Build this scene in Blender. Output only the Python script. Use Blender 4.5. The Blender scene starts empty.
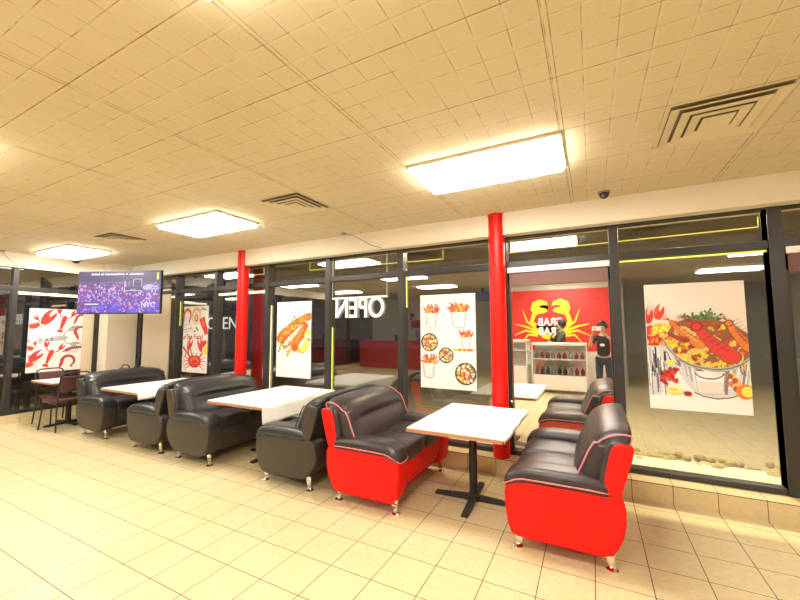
import bpy, bmesh, math, random
from math import sin, cos, pi, radians
from mathutils import Vector, Matrix
random.seed(7)
S = bpy.context.scene
COL = S.collection
CH = 2.796            # ceiling height
GY = 4.25             # glass plane of the long window wall
GX = -8.52            # glass plane of the left window wall

# ------------------------------------------------------------------ materials
def newmat(name):
    m = bpy.data.materials.new(name); m.use_nodes = True
    return m, m.node_tree, m.node_tree.nodes['Principled BSDF']

def mat(name, col, rough=.5, metal=0, emit=None, es=0, noise=0, nscale=20, bump=0, spec=.5, coat=0):
    m, nt, b = newmat(name)
    c = (*col, 1)
    b.inputs['Base Color'].default_value = c
    b.inputs['Roughness'].default_value = rough
    b.inputs['Metallic'].default_value = metal
    b.inputs['Specular IOR Level'].default_value = spec
    b.inputs['Coat Weight'].default_value = coat
    if emit:
        b.inputs['Emission Color'].default_value = (*emit, 1)
        b.inputs['Emission Strength'].default_value = es
    if noise or bump:
        tc = nt.nodes.new('ShaderNodeTexCoord')
        n = nt.nodes.new('ShaderNodeTexNoise'); n.inputs['Scale'].default_value = nscale; n.inputs['Detail'].default_value = 5
        nt.links.new(tc.outputs['Object'], n.inputs['Vector'])
        if noise:
            mx = nt.nodes.new('ShaderNodeMixRGB'); mx.inputs[1].default_value = tuple(x*(1-noise) for x in col)+(1,)
            mx.inputs[2].default_value = tuple(min(1, x*(1+noise)) for x in col)+(1,)
            nt.links.new(n.outputs['Fac'], mx.inputs[0]); nt.links.new(mx.outputs[0], b.inputs['Base Color'])
        if bump:
            bp = nt.nodes.new('ShaderNodeBump'); bp.inputs['Strength'].default_value = bump; bp.inputs['Distance'].default_value = .01
            nt.links.new(n.outputs['Fac'], bp.inputs['Height']); nt.links.new(bp.outputs[0], b.inputs['Normal'])
    return m

class N:                       # tiny helper for math node graphs
    def __init__(s, nt): s.nt = nt
    def m(s, op, a, b=None, c=None):
        n = s.nt.nodes.new('ShaderNodeMath'); n.operation = op
        for i, v in enumerate((a, b, c)):
            if v is None: continue
            if isinstance(v, (int, float)): n.inputs[i].default_value = v
            else: s.nt.links.new(v, n.inputs[i])
        return n.outputs[0]
    def line(s, co, period, off, width):      # 1 on lines spaced by period
        f = s.m('FRACT', s.m('DIVIDE', s.m('SUBTRACT', co, off), period))
        d = s.m('ABSOLUTE', s.m('SUBTRACT', f, .5))
        return s.m('GREATER_THAN', d, .5-width/(2*period))
    def mix(s, f, a, b):
        n = s.nt.nodes.new('ShaderNodeMixRGB')
        for i, v in enumerate((f, a, b)):
            if isinstance(v, (int, float)): n.inputs[i].default_value = v
            elif isinstance(v, tuple): n.inputs[i].default_value = (*v, 1)
            else: s.nt.links.new(v, n.inputs[i])
        return n.outputs[0]
    def noise(s, vec, scale, detail=4, rough=.5):
        n = s.nt.nodes.new('ShaderNodeTexNoise'); n.inputs['Scale'].default_value = scale
        n.inputs['Detail'].default_value = detail; n.inputs['Roughness'].default_value = rough
        s.nt.links.new(vec, n.inputs['Vector']); return n.outputs['Fac']
    def ramp(s, v, a, b):
        n = s.nt.nodes.new('ShaderNodeMapRange'); s.nt.links.new(v, n.inputs[0])
        n.inputs[1].default_value = a; n.inputs[2].default_value = b; return n.outputs[0]
    def bump(s, h, strength, dist, b):
        n = s.nt.nodes.new('ShaderNodeBump'); n.inputs['Strength'].default_value = strength; n.inputs['Distance'].default_value = dist
        s.nt.links.new(h, n.inputs['Height']); s.nt.links.new(n.outputs[0], b.inputs['Normal'])

def xyz(nt):
    tc = nt.nodes.new('ShaderNodeTexCoord'); sp = nt.nodes.new('ShaderNodeSeparateXYZ')
    nt.links.new(tc.outputs['Object'], sp.inputs[0]); return tc.outputs['Object'], sp.outputs

T = .3043
def tile_mat(name, lite, dark, curb=False):
    m, nt, b = newmat(name); n = N(nt); v, o = xyz(nt)
    g = n.line(o[0], T, -2.475, .0055)
    if curb: g = n.m('MAXIMUM', g, n.m('MULTIPLY', n.m('GREATER_THAN', o[2], .157), n.m('LESS_THAN', o[2], .1625)))
    if not curb: g = n.m('MAXIMUM', g, n.line(o[1], T, 1.720, .0055))
    f1 = n.ramp(n.noise(v, 3.0, 6, .6), .3, .7)
    f2 = n.ramp(n.noise(v, 26, 6, .7), .45, .75)
    c = n.mix(f1, lite, tuple(x*y for x, y in zip(lite, (.96, .92, .84))))
    c = n.mix(n.m('MULTIPLY', f2, .45), c, dark)
    c = n.mix(g, c, (.085, .055, .025))
    nt.links.new(c, b.inputs['Base Color']); b.inputs['Roughness'].default_value = .38
    b.inputs['Specular IOR Level'].default_value = .35
    n.bump(n.m('MULTIPLY', g, -1), .4, .002, b)
    return m

def ceiling_mat():
    m, nt, b = newmat('ceiling_tile'); n = N(nt); v, o = xyz(nt)
    px, py = 1.12, .56
    sc = n.m('MAXIMUM', n.line(o[0], .14, -.124, .005), n.line(o[1], .14, .828, .005))
    jx = n.line(o[0], px, -.124, .022); jy = n.line(o[1], py, .828, .022)
    jxo = n.line(o[0], px, -.124, .030); jyo = n.line(o[1], py, .828, .030)
    J = n.m('MAXIMUM', jx, jy); Jo = n.m('MAXIMUM', jxo, jyo)
    wob = n.ramp(n.noise(v, 2.2, 3), .35, .65)
    wob2 = n.ramp(n.noise(v, 9, 3), .4, .6)
    f = n.ramp(n.noise(v, 1.2, 4), .3, .7)
    c = n.mix(f, (.72, .63, .44), (.66, .57, .385))
    sp = n.m('GREATER_THAN', n.noise(v, 85, 2), .67)
    c = n.mix(n.m('MULTIPLY', sp, n.m('MULTIPLY', wob, .35)), c, (.36, .27, .15))
    lt = n.m('MAXIMUM', n.line(o[0], .14, -.124, .014), n.line(o[1], .14, .828, .014))
    dk = n.m('MAXIMUM', n.line(o[0], .14, -.130, .0045), n.line(o[1], .14, .821, .0045))
    c = n.mix(n.m('MULTIPLY', lt, .7), c, (.72, .64, .48))
    c = n.mix(n.m('MULTIPLY', dk, n.m('ADD', .10, n.m('MULTIPLY', wob2, .75))), c, (.34, .25, .14))
    jd = n.m('MAXIMUM', n.line(o[0], px, -.110, .005), n.m('MAXIMUM', n.line(o[0], px, -.138, .005), n.line(o[1], py, .820, .006)))
    c = n.mix(n.m('MULTIPLY', jd, n.m('ADD', .45, n.m('MULTIPLY', wob2, .45))), c, (.26, .19, .10))
    nt.links.new(c, b.inputs['Base Color']); b.inputs['Roughness'].default_value = .8
    b.inputs['Specular IOR Level'].default_value = .15
    n.bump(n.m('MULTIPLY', lt, -1), .4, .003, b)
    return m

def glass_mat(name, base, tint=(1, 1, 1), gain=.5):
    m = bpy.data.materials.new(name); m.use_nodes = True; nt = m.node_tree; nt.nodes.clear(); n = N(nt)
    out = nt.nodes.new('ShaderNodeOutputMaterial'); t = nt.nodes.new('ShaderNodeBsdfTransparent'); g = nt.nodes.new('ShaderNodeBsdfGlossy')
    t.inputs[0].default_value = (.88, .9, .9, 1); g.inputs['Color'].default_value = (*tint, 1); g.inputs['Roughness'].default_value = 0.0
    lw = nt.nodes.new('ShaderNodeLayerWeight'); lw.inputs[0].default_value = .5
    f = n.m('ADD', base, n.m('MULTIPLY', n.m('POWER', lw.outputs['Facing'], 3.), gain))
    f = n.m('MINIMUM', f, .95)
    mx = nt.nodes.new('ShaderNodeMixShader'); nt.links.new(f, mx.inputs[0]); nt.links.new(t.outputs[0], mx.inputs[1]); nt.links.new(g.outputs[0], mx.inputs[2])
    nt.links.new(mx.outputs[0], out.inputs[0]); return m

M = {}
M['floor'] = tile_mat('floor_tile', (.67, .575, .35), (.46, .32, .15))
M['curb'] = tile_mat('curb_tile', (.66, .55, .33), (.50, .35, .17), True)
M['ceiling'] = ceiling_mat()
M['soffit'] = mat('cream_plaster', (.82, .75, .61), .75, noise=.03, nscale=6)
M['cream'] = mat('cream_panel', (.72, .62, .46), .7, noise=.03, nscale=5)
M['greywall'] = mat('grey_wall', (.56, .53, .47), .7, noise=.04, nscale=4)
M['frame'] = mat('dark_bronze_aluminium', (.045, .042, .04), .38, .3)
M['rail_brown'] = mat('brown_door_rail', (.20, .10, .085), .5)
M['alu'] = mat('pale_aluminium', (.8, .78, .72), .35, .2)
M['glass'] = glass_mat('window_glass', .19, (1, .98, .95))
M['glass_top'] = glass_mat('transom_glass', .10, (1, .98, .95), .3)
M['mirror'] = glass_mat('reflective_door_glass', .78, (1, .97, .94), .2)
M['clear'] = glass_mat('case_glass', .08)
M['red_paint'] = mat('red_gloss_paint', (.74, .008, .004), .35, spec=.35)
M['red_vinyl'] = mat('red_vinyl', (.78, .008, .004), .5, bump=.04, nscale=60, spec=.25)
M['dark_vinyl'] = mat('dark_brown_leatherette', (.036, .027, .029), .36, bump=.10, nscale=14, noise=.12)
M['black_vinyl'] = mat('black_leatherette', (.024, .025, .029), .34, bump=.10, nscale=14, noise=.12)
M['char_vinyl'] = mat('charcoal_leatherette', (.046, .038, .031), .42, bump=.05, nscale=30)
M['pink'] = mat('pink_piping', (.85, .22, .27), .5)
M['blackpipe'] = mat('black_piping', (.03, .03, .032), .4)
M['seam'] = mat('dark_seam', (.25, .01, .01), .6)
M['chrome'] = mat('chrome', (.85, .83, .8), .12, 1)
M['blackmetal'] = mat('black_metal', (.03, .028, .028), .42, .3)
M['paper'] = mat('white_paper_cover', (.90, .87, .81), .55)
M['laminate'] = mat('white_laminate', (.85, .82, .76), .4)
M['woodedge'] = mat('wood_edge', (.45, .21, .10), .5, noise=.2, nscale=40)
M['brownpad'] = mat('brown_chair_pad', (.10, .035, .034), .5)
M['light'] = mat('lamp_lens', (.9, .9, .9), .4, emit=(1, .945, .84), es=14)
M['metalwhite'] = mat('white_enamel', (.75, .70, .58), .5)
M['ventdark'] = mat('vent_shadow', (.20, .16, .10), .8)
M['ventmetal'] = mat('vent_metal', (.72, .62, .42), .5)
M['led'] = mat('yellow_led', (.6, .55, .1), .5, emit=(.9, .72, .12), es=.42)
M['ledglow'] = mat('yellow_green_led', (.6, .6, .1), .5, emit=(.75, .80, .15), es=.45)
M['ledwarm'] = mat('warm_led', (.8, .7, .4), .5, emit=(1, .86, .52), es=.55)
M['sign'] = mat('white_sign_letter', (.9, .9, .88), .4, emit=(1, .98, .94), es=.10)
M['open_refl'] = mat('reflection_letter_glow', (.9, .9, .88), .4, emit=(1, .98, .94), es=.5)  # glow gives the letters the brightness of a reflection, not a lit sign
M['asphalt'] = mat('asphalt', (.26, .215, .14), .9, noise=.35, nscale=9, bump=.3)
M['walk'] = mat('sidewalk', (.62, .54, .38), .9, noise=.12, nscale=14, bump=.2)
M['rubble'] = mat('mossy_edge', (.26, .22, .09), .95, noise=.8, nscale=25, bump=.8)
M['blackplastic'] = mat('black_plastic', (.02, .02, .022), .35)
M['greyplastic'] = mat('grey_plastic', (.25, .25, .26), .4)
M['red_counter'] = mat('red_counter_laminate', (.42, .03, .03), .45)
M['leaf'] = mat('green_leaf', (.05, .13, .04), .5)
M['skin'] = mat('skin', (.55, .31, .20), .5)
M['hair'] = mat('black_hair', (.015, .012, .012), .5)
M['tee'] = mat('black_tshirt', (.02, .02, .022), .8)
M['jacket'] = mat('olive_jacket', (.07, .075, .05), .8)
M['jeans'] = mat('dark_trousers', (.03, .035, .05), .8)
# print inks
INK = dict(white=(.88, .86, .82), cream=(.86, .74, .60), red=(.72, .04, .03), dred=(.35, .02, .02), orange=(.85, .22, .03), dorange=(.50, .10, .02),
           yellow=(.90, .62, .05), gold=(.75, .40, .05), grey=(.42, .42, .43), lgrey=(.66, .66, .67), black=(.03, .03, .03), green=(.10, .22, .06),
           lemon=(.93, .80, .10), brown=(.28, .11, .04), tan=(.80, .50, .22), wred=(.62, .05, .035), crabyellow=(.92, .72, .02), purple=(.20, .09, .40),
           blue=(.07, .14, .55), plum=(.33, .07, .12), paper=(.80, .70, .62), mauve=(.42, .33, .38), steel=(.20, .18, .24), dgreen=(.04, .10, .04))
for k, c in INK.items(): M['ink_'+k] = mat('ink_'+k, c, .5)

# ------------------------------------------------------------------ object helpers
def link(o, parent=None):
    COL.objects.link(o)
    if parent: o.parent = parent
    return o
def tag(o, label=None, cat=None, group=None, kind=None):
    if label: o['label'] = label
    if cat: o['category'] = cat
    if group: o['group'] = group
    if kind: o['kind'] = kind
    return o
def thing(name, label, cat, loc=(0, 0, 0), rz=0, group=None):
    o = bpy.data.objects.new(name, None); o.empty_display_size = .1
    o.location = loc; o.rotation_euler = (0, 0, rz); link(o)
    return tag(o, label, cat, group)
def obj(name, bm, mats, parent=None, smooth=False, angle=None):
    me = bpy.data.meshes.new(name)
    bmesh.ops.recalc_face_normals(bm, faces=bm.faces[:])
    bm.to_mesh(me); bm.free()
    if not isinstance(mats, (list, tuple)): mats = [mats]
    for m in mats: me.materials.append(M[m] if isinstance(m, str) else m)
    if smooth or angle:
        for p in me.polygons: p.use_smooth = True
        if angle: me.set_sharp_from_angle(angle=radians(angle))
    return link(bpy.data.objects.new(name, me), parent)
def struct(name, bm, mats, parent=None, **k):
    o = obj(name, bm, mats, parent, **k); o['kind'] = 'structure'; return o

def box(bm, x0, x1, y0, y1, z0, z1, mi=0, bev=0):
    vs = [bm.verts.new((x, y, z)) for z in (z0, z1) for y in (y0, y1) for x in (x0, x1)]
    fs = [bm.faces.new([vs[i] for i in q]) for q in ((0, 2, 3, 1), (4, 5, 7, 6), (0, 1, 5, 4), (2, 6, 7, 3), (0, 4, 6, 2), (1, 3, 7, 5))]
    for f in fs: f.material_index = mi
    if bev:
        es = list({e for f in fs for e in f.edges})
        bmesh.ops.bevel(bm, geom=es, offset=bev, segments=2, affect='EDGES', profile=.6)
    return bm
def BX(*a, **k): return box(bmesh.new(), *a, **k)
def tube(bm, pts, r, n=8, closed=False, mi=0, caps=True):
    pts = [Vector(p) for p in pts]; L = len(pts); rs = r if isinstance(r, (list, tuple)) else [r]*L
    rings = []; up = None
    for i, p in enumerate(pts):
        a = pts[(i-1) % L] if (closed or i) else p; b = pts[(i+1) % L] if (closed or i < L-1) else p
        d = (b-a).normalized()
        if up is None: up = Vector((0, 0, 1)) if abs(d.z) < .9 else Vector((1, 0, 0))
        s = d.cross(up).normalized(); up = s.cross(d).normalized()
        rings.append([bm.verts.new(p+(s*cos(2*pi*k/n)+up*sin(2*pi*k/n))*rs[i]) for k in range(n)])
    for i in range(L if closed else L-1):
        A, B = rings[i], rings[(i+1) % L]
        for k in range(n):
            try: bm.faces.new([A[k], A[(k+1) % n], B[(k+1) % n], B[k]]).material_index = mi
            except ValueError: pass
    if not closed and caps:
        for R_ in (rings[0], rings[-1][::-1]):
            try: bm.faces.new(R_).material_index = mi
            except ValueError: pass
    return bm
def lathe(bm, prof, c=(0, 0, 0), n=24, mi=0):
    rings = [[bm.verts.new((c[0]+r*cos(2*pi*k/n), c[1]+r*sin(2*pi*k/n), c[2]+z)) for k in range(n)] for r, z in prof]
    for A, B in zip(rings, rings[1:]):
        for k in range(n): bm.faces.new([A[k], A[(k+1) % n], B[(k+1) % n], B[k]]).material_index = mi
    for R_ in (rings[0][::-1], rings[-1]): bm.faces.new(R_).material_index = mi
    return bm
def prism(bm, prof, v0, v1, r=.015, seg=3, mi=0):
    """profile (u,z) extruded along y with rounded ends"""
    P = [Vector(p) for p in prof]; n = len(P)
    area = sum(P[i].x*P[(i+1) % n].y-P[(i+1) % n].x*P[i].y for i in range(n)); sg = 1 if area > 0 else -1
    nm = []
    for i in range(n):
        d = (P[(i+1) % n]-P[i-1]).normalized(); nm.append(Vector((-d.y, d.x))*sg)
    steps = []
    for k in range(seg+1):
        a = k/seg*pi/2; steps.append((v0+r*(1-sin(a)), r*(1-cos(a)) if False else r*(1-sin(a))*0+r*(1-math.sqrt(max(0, 1-(1-sin(a))**2)))))
    lay = [(v0+r*(1-cos(k/seg*pi/2)), r*(1-sin(k/seg*pi/2))) for k in range(seg+1)]
    lay += [(v1-(v-v0), ins) for v, ins in reversed(lay)]
    rings = [[bm.verts.new((P[i].x+nm[i].x*ins, v, P[i].y+nm[i].y*ins)) for i in range(n)] for v, ins in lay]
    for A, B in zip(rings, rings[1:]):
        for k in range(n): bm.faces.new([A[k], A[(k+1) % n], B[(k+1) % n], B[k]]).material_index = mi
    bm.faces.new(rings[0]).material_index = mi; bm.faces.new(rings[-1][::-1]).material_index = mi
    return bm
def rmap(p, h, r):
    q = [p[i]*h[i] for i in range(3)]
    inn = [max(-(h[i]-r), min(h[i]-r, q[i])) for i in range(3)]
    d = Vector([q[i]-inn[i] for i in range(3)])
    if d.length > 1e-9: d.normalize()
    return Vector(inn)+d*r
def gridc(n, h, r):         # parameter stations, denser near the rounded ends
    k = 4; e = r/h
    e = min(e, .98)
    a = [-1+e*(1-cos(i/k*pi/2))*1.0 for i in range(k)]
    mid = [-1+e+(2-2*e)*i/n for i in range(n+1)]
    return a+mid+[-x for x in reversed(a)]
def pillow(bm, h, r, fn, nx=6, ny=6, nz=6, mi=0):
    st = [gridc(nn, h[i], r) for i, nn in enumerate((nx, ny, nz))]
    cache = {}
    def V(p):
        key = tuple(round(x, 5) for x in p)
        if key not in cache: cache[key] = bm.verts.new(fn(rmap(p, h, r)))
        return cache[key]
    for ax in range(3):
        a, b = [i for i in range(3) if i != ax]
        for s in (-1, 1):
            A, B = st[a], st[b]
            for i in range(len(A)-1):
                for j in range(len(B)-1):
                    q = []
                    for (x, y) in ((A[i], B[j]), (A[i+1], B[j]), (A[i+1], B[j+1]), (A[i], B[j+1])):
                        p = [0, 0, 0]; p[ax] = s; p[a] = x; p[b] = y; q.append(V(p))
                    if len(set(q)) == 4:
                        try: bm.faces.new(q).material_index = mi
                        except ValueError: pass
    return bm
def ball(bm, c, r, sx=1, sy=1, sz=1, n=12, mi=0):
    res = bmesh.ops.create_uvsphere(bm, u_segments=n, v_segments=max(6, n//2+2), radius=r)
    for v in res['verts']: v.co = Vector((v.co.x*sx, v.co.y*sy, v.co.z*sz))+Vector(c)
    for v in res['verts']:
        for f in v.link_faces: f.material_index = mi
    return bm
def xf(bm, loc=(0, 0, 0), rz=0, rx=0, ry=0):
    mt = Matrix.Translation(loc) @ Matrix.Rotation(rz, 4, 'Z') @ Matrix.Rotation(ry, 4, 'Y') @ Matrix.Rotation(rx, 4, 'X')
    bmesh.ops.transform(bm, matrix=mt, verts=bm.verts[:]); return bm
def copy_tree(o, parent=None):
    c = o.copy(); COL.objects.link(c)
    if parent: c.parent = parent
    for ch in list(o.children): copy_tree(ch, c)
    return c
def text_obj(name, s, size, mats, parent, loc, rot, ext=.002, mirror=False, bold=0.0, xs=1.0):
    cu = bpy.data.curves.new('t', 'FONT'); cu.body = s; cu.size = size; cu.extrude = ext; cu.offset = bold; cu.align_x = 'CENTER'; cu.align_y = 'CENTER'
    to = bpy.data.objects.new('t', cu); COL.objects.link(to)
    bpy.context.view_layer.update()
    me = bpy.data.meshes.new_from_object(to.evaluated_get(bpy.context.evaluated_depsgraph_get()))
    bpy.data.objects.remove(to)
    if mirror or xs != 1:
        for v in me.vertices: v.co.x *= (-xs if mirror else xs)
        if mirror: me.flip_normals()
    me.materials.clear(); me.materials.append(M[mats]); me.name = name
    o = bpy.data.objects.new(name, me); o.location = loc; o.rotation_euler = rot; link(o, parent); return o

# ------------------------------------------------------------------ room shell
X0, X1, Y0 = GX, 4.4, -5.3
struct('floor', BX(X0, X1, Y0, 4.0145, -.1, 0), 'floor')
struct('ceiling', BX(X0-.3, X1, Y0, GY+.15, CH, CH+.1), 'ceiling')
struct('wall_back', BX(X0, X1, Y0-.12, Y0, 0, CH), 'greywall')
struct('wall_right', BX(X1, X1+.12, Y0, GY, 0, CH), 'greywall')
# soffit bands above the glazing
struct('wall_front', BX(-8.4, X1, 4.05, GY+.15, 2.552, CH), 'soffit')
struct('wall_left', BX(X0-.15, -8.40, Y0, GY+.15, 2.565, CH), 'soffit')
# tiled ledge the frames stand on
struct('trim_1', BX(X0+.02, X1, 4.0145, GY+.10, -.1, .166), 'curb', )
def tile_mat_y():
    m, nt, b = newmat('curb_tile_side'); n = N(nt); v, o = xyz(nt)
    g = n.line(o[1], T, 1.720, .004); f2 = n.ramp(n.noise(v, 26, 6, .7), .45, .75)
    c = n.mix(n.m('MULTIPLY', f2, .45), (.66, .55, .33), (.50, .35, .17)); c = n.mix(g, c, (.13, .085, .035))
    nt.links.new(c, b.inputs['Base Color']); b.inputs['Roughness'].default_value = .45; return m
M['curb_y'] = tile_mat_y()
struct('trim_2', BX(X0-.10, -8.46, Y0, 4.0145, -.1, .15), 'curb_y')
# white boxed pilaster and cream boards in the far corner
struct('wall_pilaster', BX(-8.46, -8.155, 3.66, 4.18, 0, CH, bev=.004), 'soffit')
struct('wall_corner', BX(-7.98, -7.10, 4.195, 4.215, .2, 2.30), 'cream')
struct('wall_board', BX(-8.50, -8.485, 3.42, 3.62, .2, 2.2), 'cream')

tn = [2]
def trim(*a):
    tn[0] += 1
    return struct('trim_%d' % tn[0], BX(*a, bev=.004), 'frame')
# long wall frame: header, transom rail, sill, mullions
trim(-8.1, X1, 4.18, 4.30, 2.54, 2.64)
trim(-8.1, X1, 4.19, 4.30, .166, .215)
RZ0, RZ1 = 2.20, 2.27
mull = [-8.07, -6.90, -5.79, -4.545, -3.34, -2.165, -.86, .222, 1.40, 2.60]
for x in mull: trim(x-.04, x+.04, 4.18, 4.31, .166, 2.56)
segs = [(-8.07, -6.90), (-6.90, -5.79), (-5.79, -4.545), (-4.545, -3.34), (-3.34, -2.165), (-2.165, -.86), (-.86, .222), (.222, 1.40), (1.40, 2.60), (2.60, X1)]
wn = 0
trim(1.36, 1.455, 4.175, 4.315, .166, 2.56)
for i, (a, b) in enumerate(segs):
    trim(a+.03, b-.03, 4.19, 4.30, RZ0, RZ1)
    wn += 1
    door = (a == -.86 or a == 1.40)
    o = struct('window_%d' % wn, BX(a+.035, b-.035, GY-.003, GY+.003, RZ1-.01, 2.55), 'glass_top')
    if not door:
        wn += 1
        struct('window_%d' % wn, BX(a+.035, b-.035, GY-.003, GY+.003, .205, RZ0+.01), 'glass')
# door in the long wall beside the red column, very reflective glass
def door(nm, a, b, glass):
    d = struct(nm, BX(a+.03, b-.03, GY-.004, GY+.004, .18, 2.05), glass)
    struct('door_head', BX(a+.04, b-.04, 4.19, 4.26, 2.145, 2.205, bev=.003), 'alu', d)
    struct('door_rail', BX(a+.04, b-.04, 4.215, 4.28, 2.00, 2.145, bev=.003), 'rail_brown', d)
    struct('door_stile', BX(a+.035, a+.06, 4.215, 4.285, .18, 2.145, bev=.003), 'frame', d)
    struct('door_stile', BX(b-.06, b-.035, 4.215, 4.285, .18, 2.145, bev=.003), 'frame', d)
    bm = bmesh.new(); lathe(bm, [(.012, 0), (.016, .004), (.016, .012), (.01, .016)], n=12); xf(bm, (a+.05, 4.215, .72), rx=pi/2)
    struct('door_lock', bm, 'chrome', d)
    return d
door('door_1', -.86, .222, 'mirror')
door('door_2', 1.425, 2.60, 'glass')
# left wall frame
trim(GX-.05, GX+.06, Y0, 4.2, 2.555, 2.66)
trim(GX-.05, GX+.05, Y0, 4.2, .15, .20)
ym = [3.62, 2.46, 1.30, .10, -1.10, -2.30, -3.5]
for y in ym: trim(GX-.05, GX+.06, y-.035, y+.035, .15, 2.56)
for a, b in zip(ym[1:]+[Y0], ym):
    trim(GX-.05, GX+.05, a+.02, b-.02, 2.19, 2.26)
    wn += 1; struct('window_%d' % wn, BX(GX-.003, GX+.003, a+.03, b-.03, .19, 2.2), 'glass')
    wn += 1; struct('window_%d' % wn, BX(GX-.003, GX+.003, a+.03, b-.03, 2.25, 2.56), 'glass')
trim(GX-.05, GX+.05, 3.655, 4.2, 2.19, 2.26)

# outside ground
struct('ground', BX(-22, 14, GY+.1, 26, -.12, -.06), 'asphalt')
struct('ground_side', BX(-22, GX-.1, -12, GY+.1, -.12, -.06), 'asphalt')
struct('sidewalk', BX(-14, 8, GY+.10, 5.02, -.1, .10, bev=.01), 'walk')
bm = bmesh.new()
for i in range(420):
    x = random.uniform(-5, 4); ball(bm, (x, random.uniform(4.93, 5.30), random.uniform(.075, .10)), .05, random.uniform(.5, 1.3), random.uniform(.5, 1.1), random.uniform(.3, .9), 6)
tag(obj('gravel_edge', bm, 'rubble', smooth=True), 'rough mossy gravel strip along the pavement edge outside the windows', 'gravel', kind='stuff')

def fill_light(x, e, y=4.75):  # unseen area light added to brighten the pavement and asphalt outside
    l = bpy.data.lights.new('ground_fill_light', 'AREA'); l.shape = 'RECTANGLE'; l.size = .9; l.size_y = .25; l.energy = e; l.color = (1, .84, .55)
    o = bpy.data.objects.new('ground_fill_light', l); o.location = (x, y, 2.9); COL.objects.link(o)
fill_light(1.1, 150, 5.7); fill_light(-1.7, 60, 5.7); fill_light(-5, 25, 5.7)
struct('canopy', BX(-14, 8, GY+.16, 7.2, 2.92, 3.05), 'frame')

# ------------------------------------------------------------------ red columns
def column(x, r, label):
    t = thing('red_column', label, 'column', (x, 4.09, .166))
    bm = bmesh.new(); lathe(bm, [(r, 0), (r, CH-.166-.002)], n=40); obj('shaft', bm, 'red_paint', t, angle=40)
    bm = bmesh.new(); lathe(bm, [(r+.006, CH-.195), (r+.006, CH-.17)], n=40); obj('top_collar', bm, 'red_paint', t, angle=40)
column(-.905, .089, 'nearer red round column standing beside the reflective glass door')
column(-4.98, .089, 'farther red round column standing behind the black sofas')

# ------------------------------------------------------------------ ceiling lights and vents
def clight(ix, iy, lab):
    cx, cy = -.684-3.36*ix, 2.788-2.24*iy
    t = thing('ceiling_light', lab, 'ceiling light', (cx, cy, CH), 0, 'recessed fluorescent ceiling lights')
    w, d = .535, .262
    bm = bmesh.new()
    for a in ((-w-.02, w+.02, -d-.018, -d), (-w-.02, w+.02, d, d+.018), (-w-.02, -w, -d, d), (w, w+.02, -d, d)): box(bm, *a, -.022, 0)
    obj('frame', bm, 'metalwhite', t)
    obj('lens', BX(-w, w, -d, d, -.055, -.002, bev=.006), 'light', t)
labs = {(0, 0): 'large glaring ceiling light panel nearest the reflective door', (1, 0): 'ceiling light panel left of the middle ceiling vent', (2, 0): 'far left ceiling light panel above the television'}
for ix in (-1, 0, 1, 2):
    for iy in (0, 1, 2):
        if ix == -1 and iy == 0: continue
        clight(ix, iy, labs.get((ix, iy), 'ceiling light panel in the room behind the viewer, seen only in the windows'))
def vent(cx, cy, lab, s=.26):
    t = thing('ceiling_vent', lab, 'air vent', (cx, cy, CH), 0)
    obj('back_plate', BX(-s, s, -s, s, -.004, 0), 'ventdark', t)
    for k in range(4):
        a = s*(1-k*.235); w = s*.185
        bm = bmesh.new()
        zo, zi = -.004-.010*(k > 0), -.024
        o4 = [(-a, -a), (a, -a), (a, a), (-a, a)]; i4 = [(x*(a-w)/a, y*(a-w)/a) for x, y in o4]
        A = [bm.verts.new((x, y, zi)) for x, y in o4]; B = [bm.verts.new((x, y, zo-.004)) for x, y in i4]
        C = [bm.verts.new((x, y, zi+.003)) for x, y in o4]; D = [bm.verts.new((x, y, zo)) for x, y in i4]
        for j in range(4):
            l = (j+1) % 4
            bm.faces.new([A[j], A[l], B[l], B[j]]); bm.faces.new([C[l], C[j], D[j], D[l]]); bm.faces.new([A[l], A[j], C[j], C[l]]); bm.faces.new([B[j], B[l], D[l], D[j]])
        obj('louver', bm, 'ventmetal', t)
    obj('centre_plate', BX(-s*.17, s*.17, -s*.17, s*.17, -.018, -.012), 'ventmetal', t)
vent(.716, 2.788, 'largest square ceiling vent with concentric louvers, on the right')
vent(-2.62, 2.76, 'square ceiling vent between the two brightest light panels', .235)
vent(-5.74, 2.68, 'small far ceiling vent left of the middle light panel', .215)

# domes
def dome(x, y, z, lab, r=.045):
    t = thing('security_camera', lab, 'security camera', (x, y, z))
    bm = bmesh.new(); lathe(bm, [(r*1.15, -.014), (r*1.2, 0)], n=20); obj('mount', bm, 'greyplastic', t, angle=40)
    bm = bmesh.new(); lathe(bm, [(r*.05, -.014-r*1.15), (r*.5, -.014-r*1.02), (r*.85, -.014-r*.65), (r, -.014)], n=20); obj('dome', bm, 'blackplastic', t, smooth=True)
    bm = bmesh.new(); ball(bm, (-.01, -r*.72, -.045), .014, n=8); obj('lens', bm, 'greyplastic', t, smooth=True)
dome(.15, 3.86, CH, 'black dome security camera on ceiling above the reflective door')
dome(-8.16, 3.13, CH, 'small dark dome security camera above the television', .06)
def cablebox(x, y, pts, lab, lab2):
    bm = bmesh.new(); lathe(bm, [(.02, -.022), (.034, -.018), (.036, 0)], n=16)
    o = obj('cable_box', bm, 'greyplastic', angle=40); o.location = (x, y, CH); tag(o, lab, 'ceiling box')
    bm = bmesh.new(); tube(bm, pts, .003, 6); tag(obj('wire', bm, 'blackplastic'), lab2, 'wire')
cablebox(-2.88, 3.93, [(-2.85, 3.93, CH-.012), (-2.78, 4.0, 2.77), (-2.66, 4.043, 2.70), (-2.5, 4.043, 2.61), (-2.38, 4.043, 2.57), (-2.342, 4.06, 2.54)],
         'small round grey box on ceiling above the OPEN sign', 'thin dark wire running down to the OPEN sign')
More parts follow.
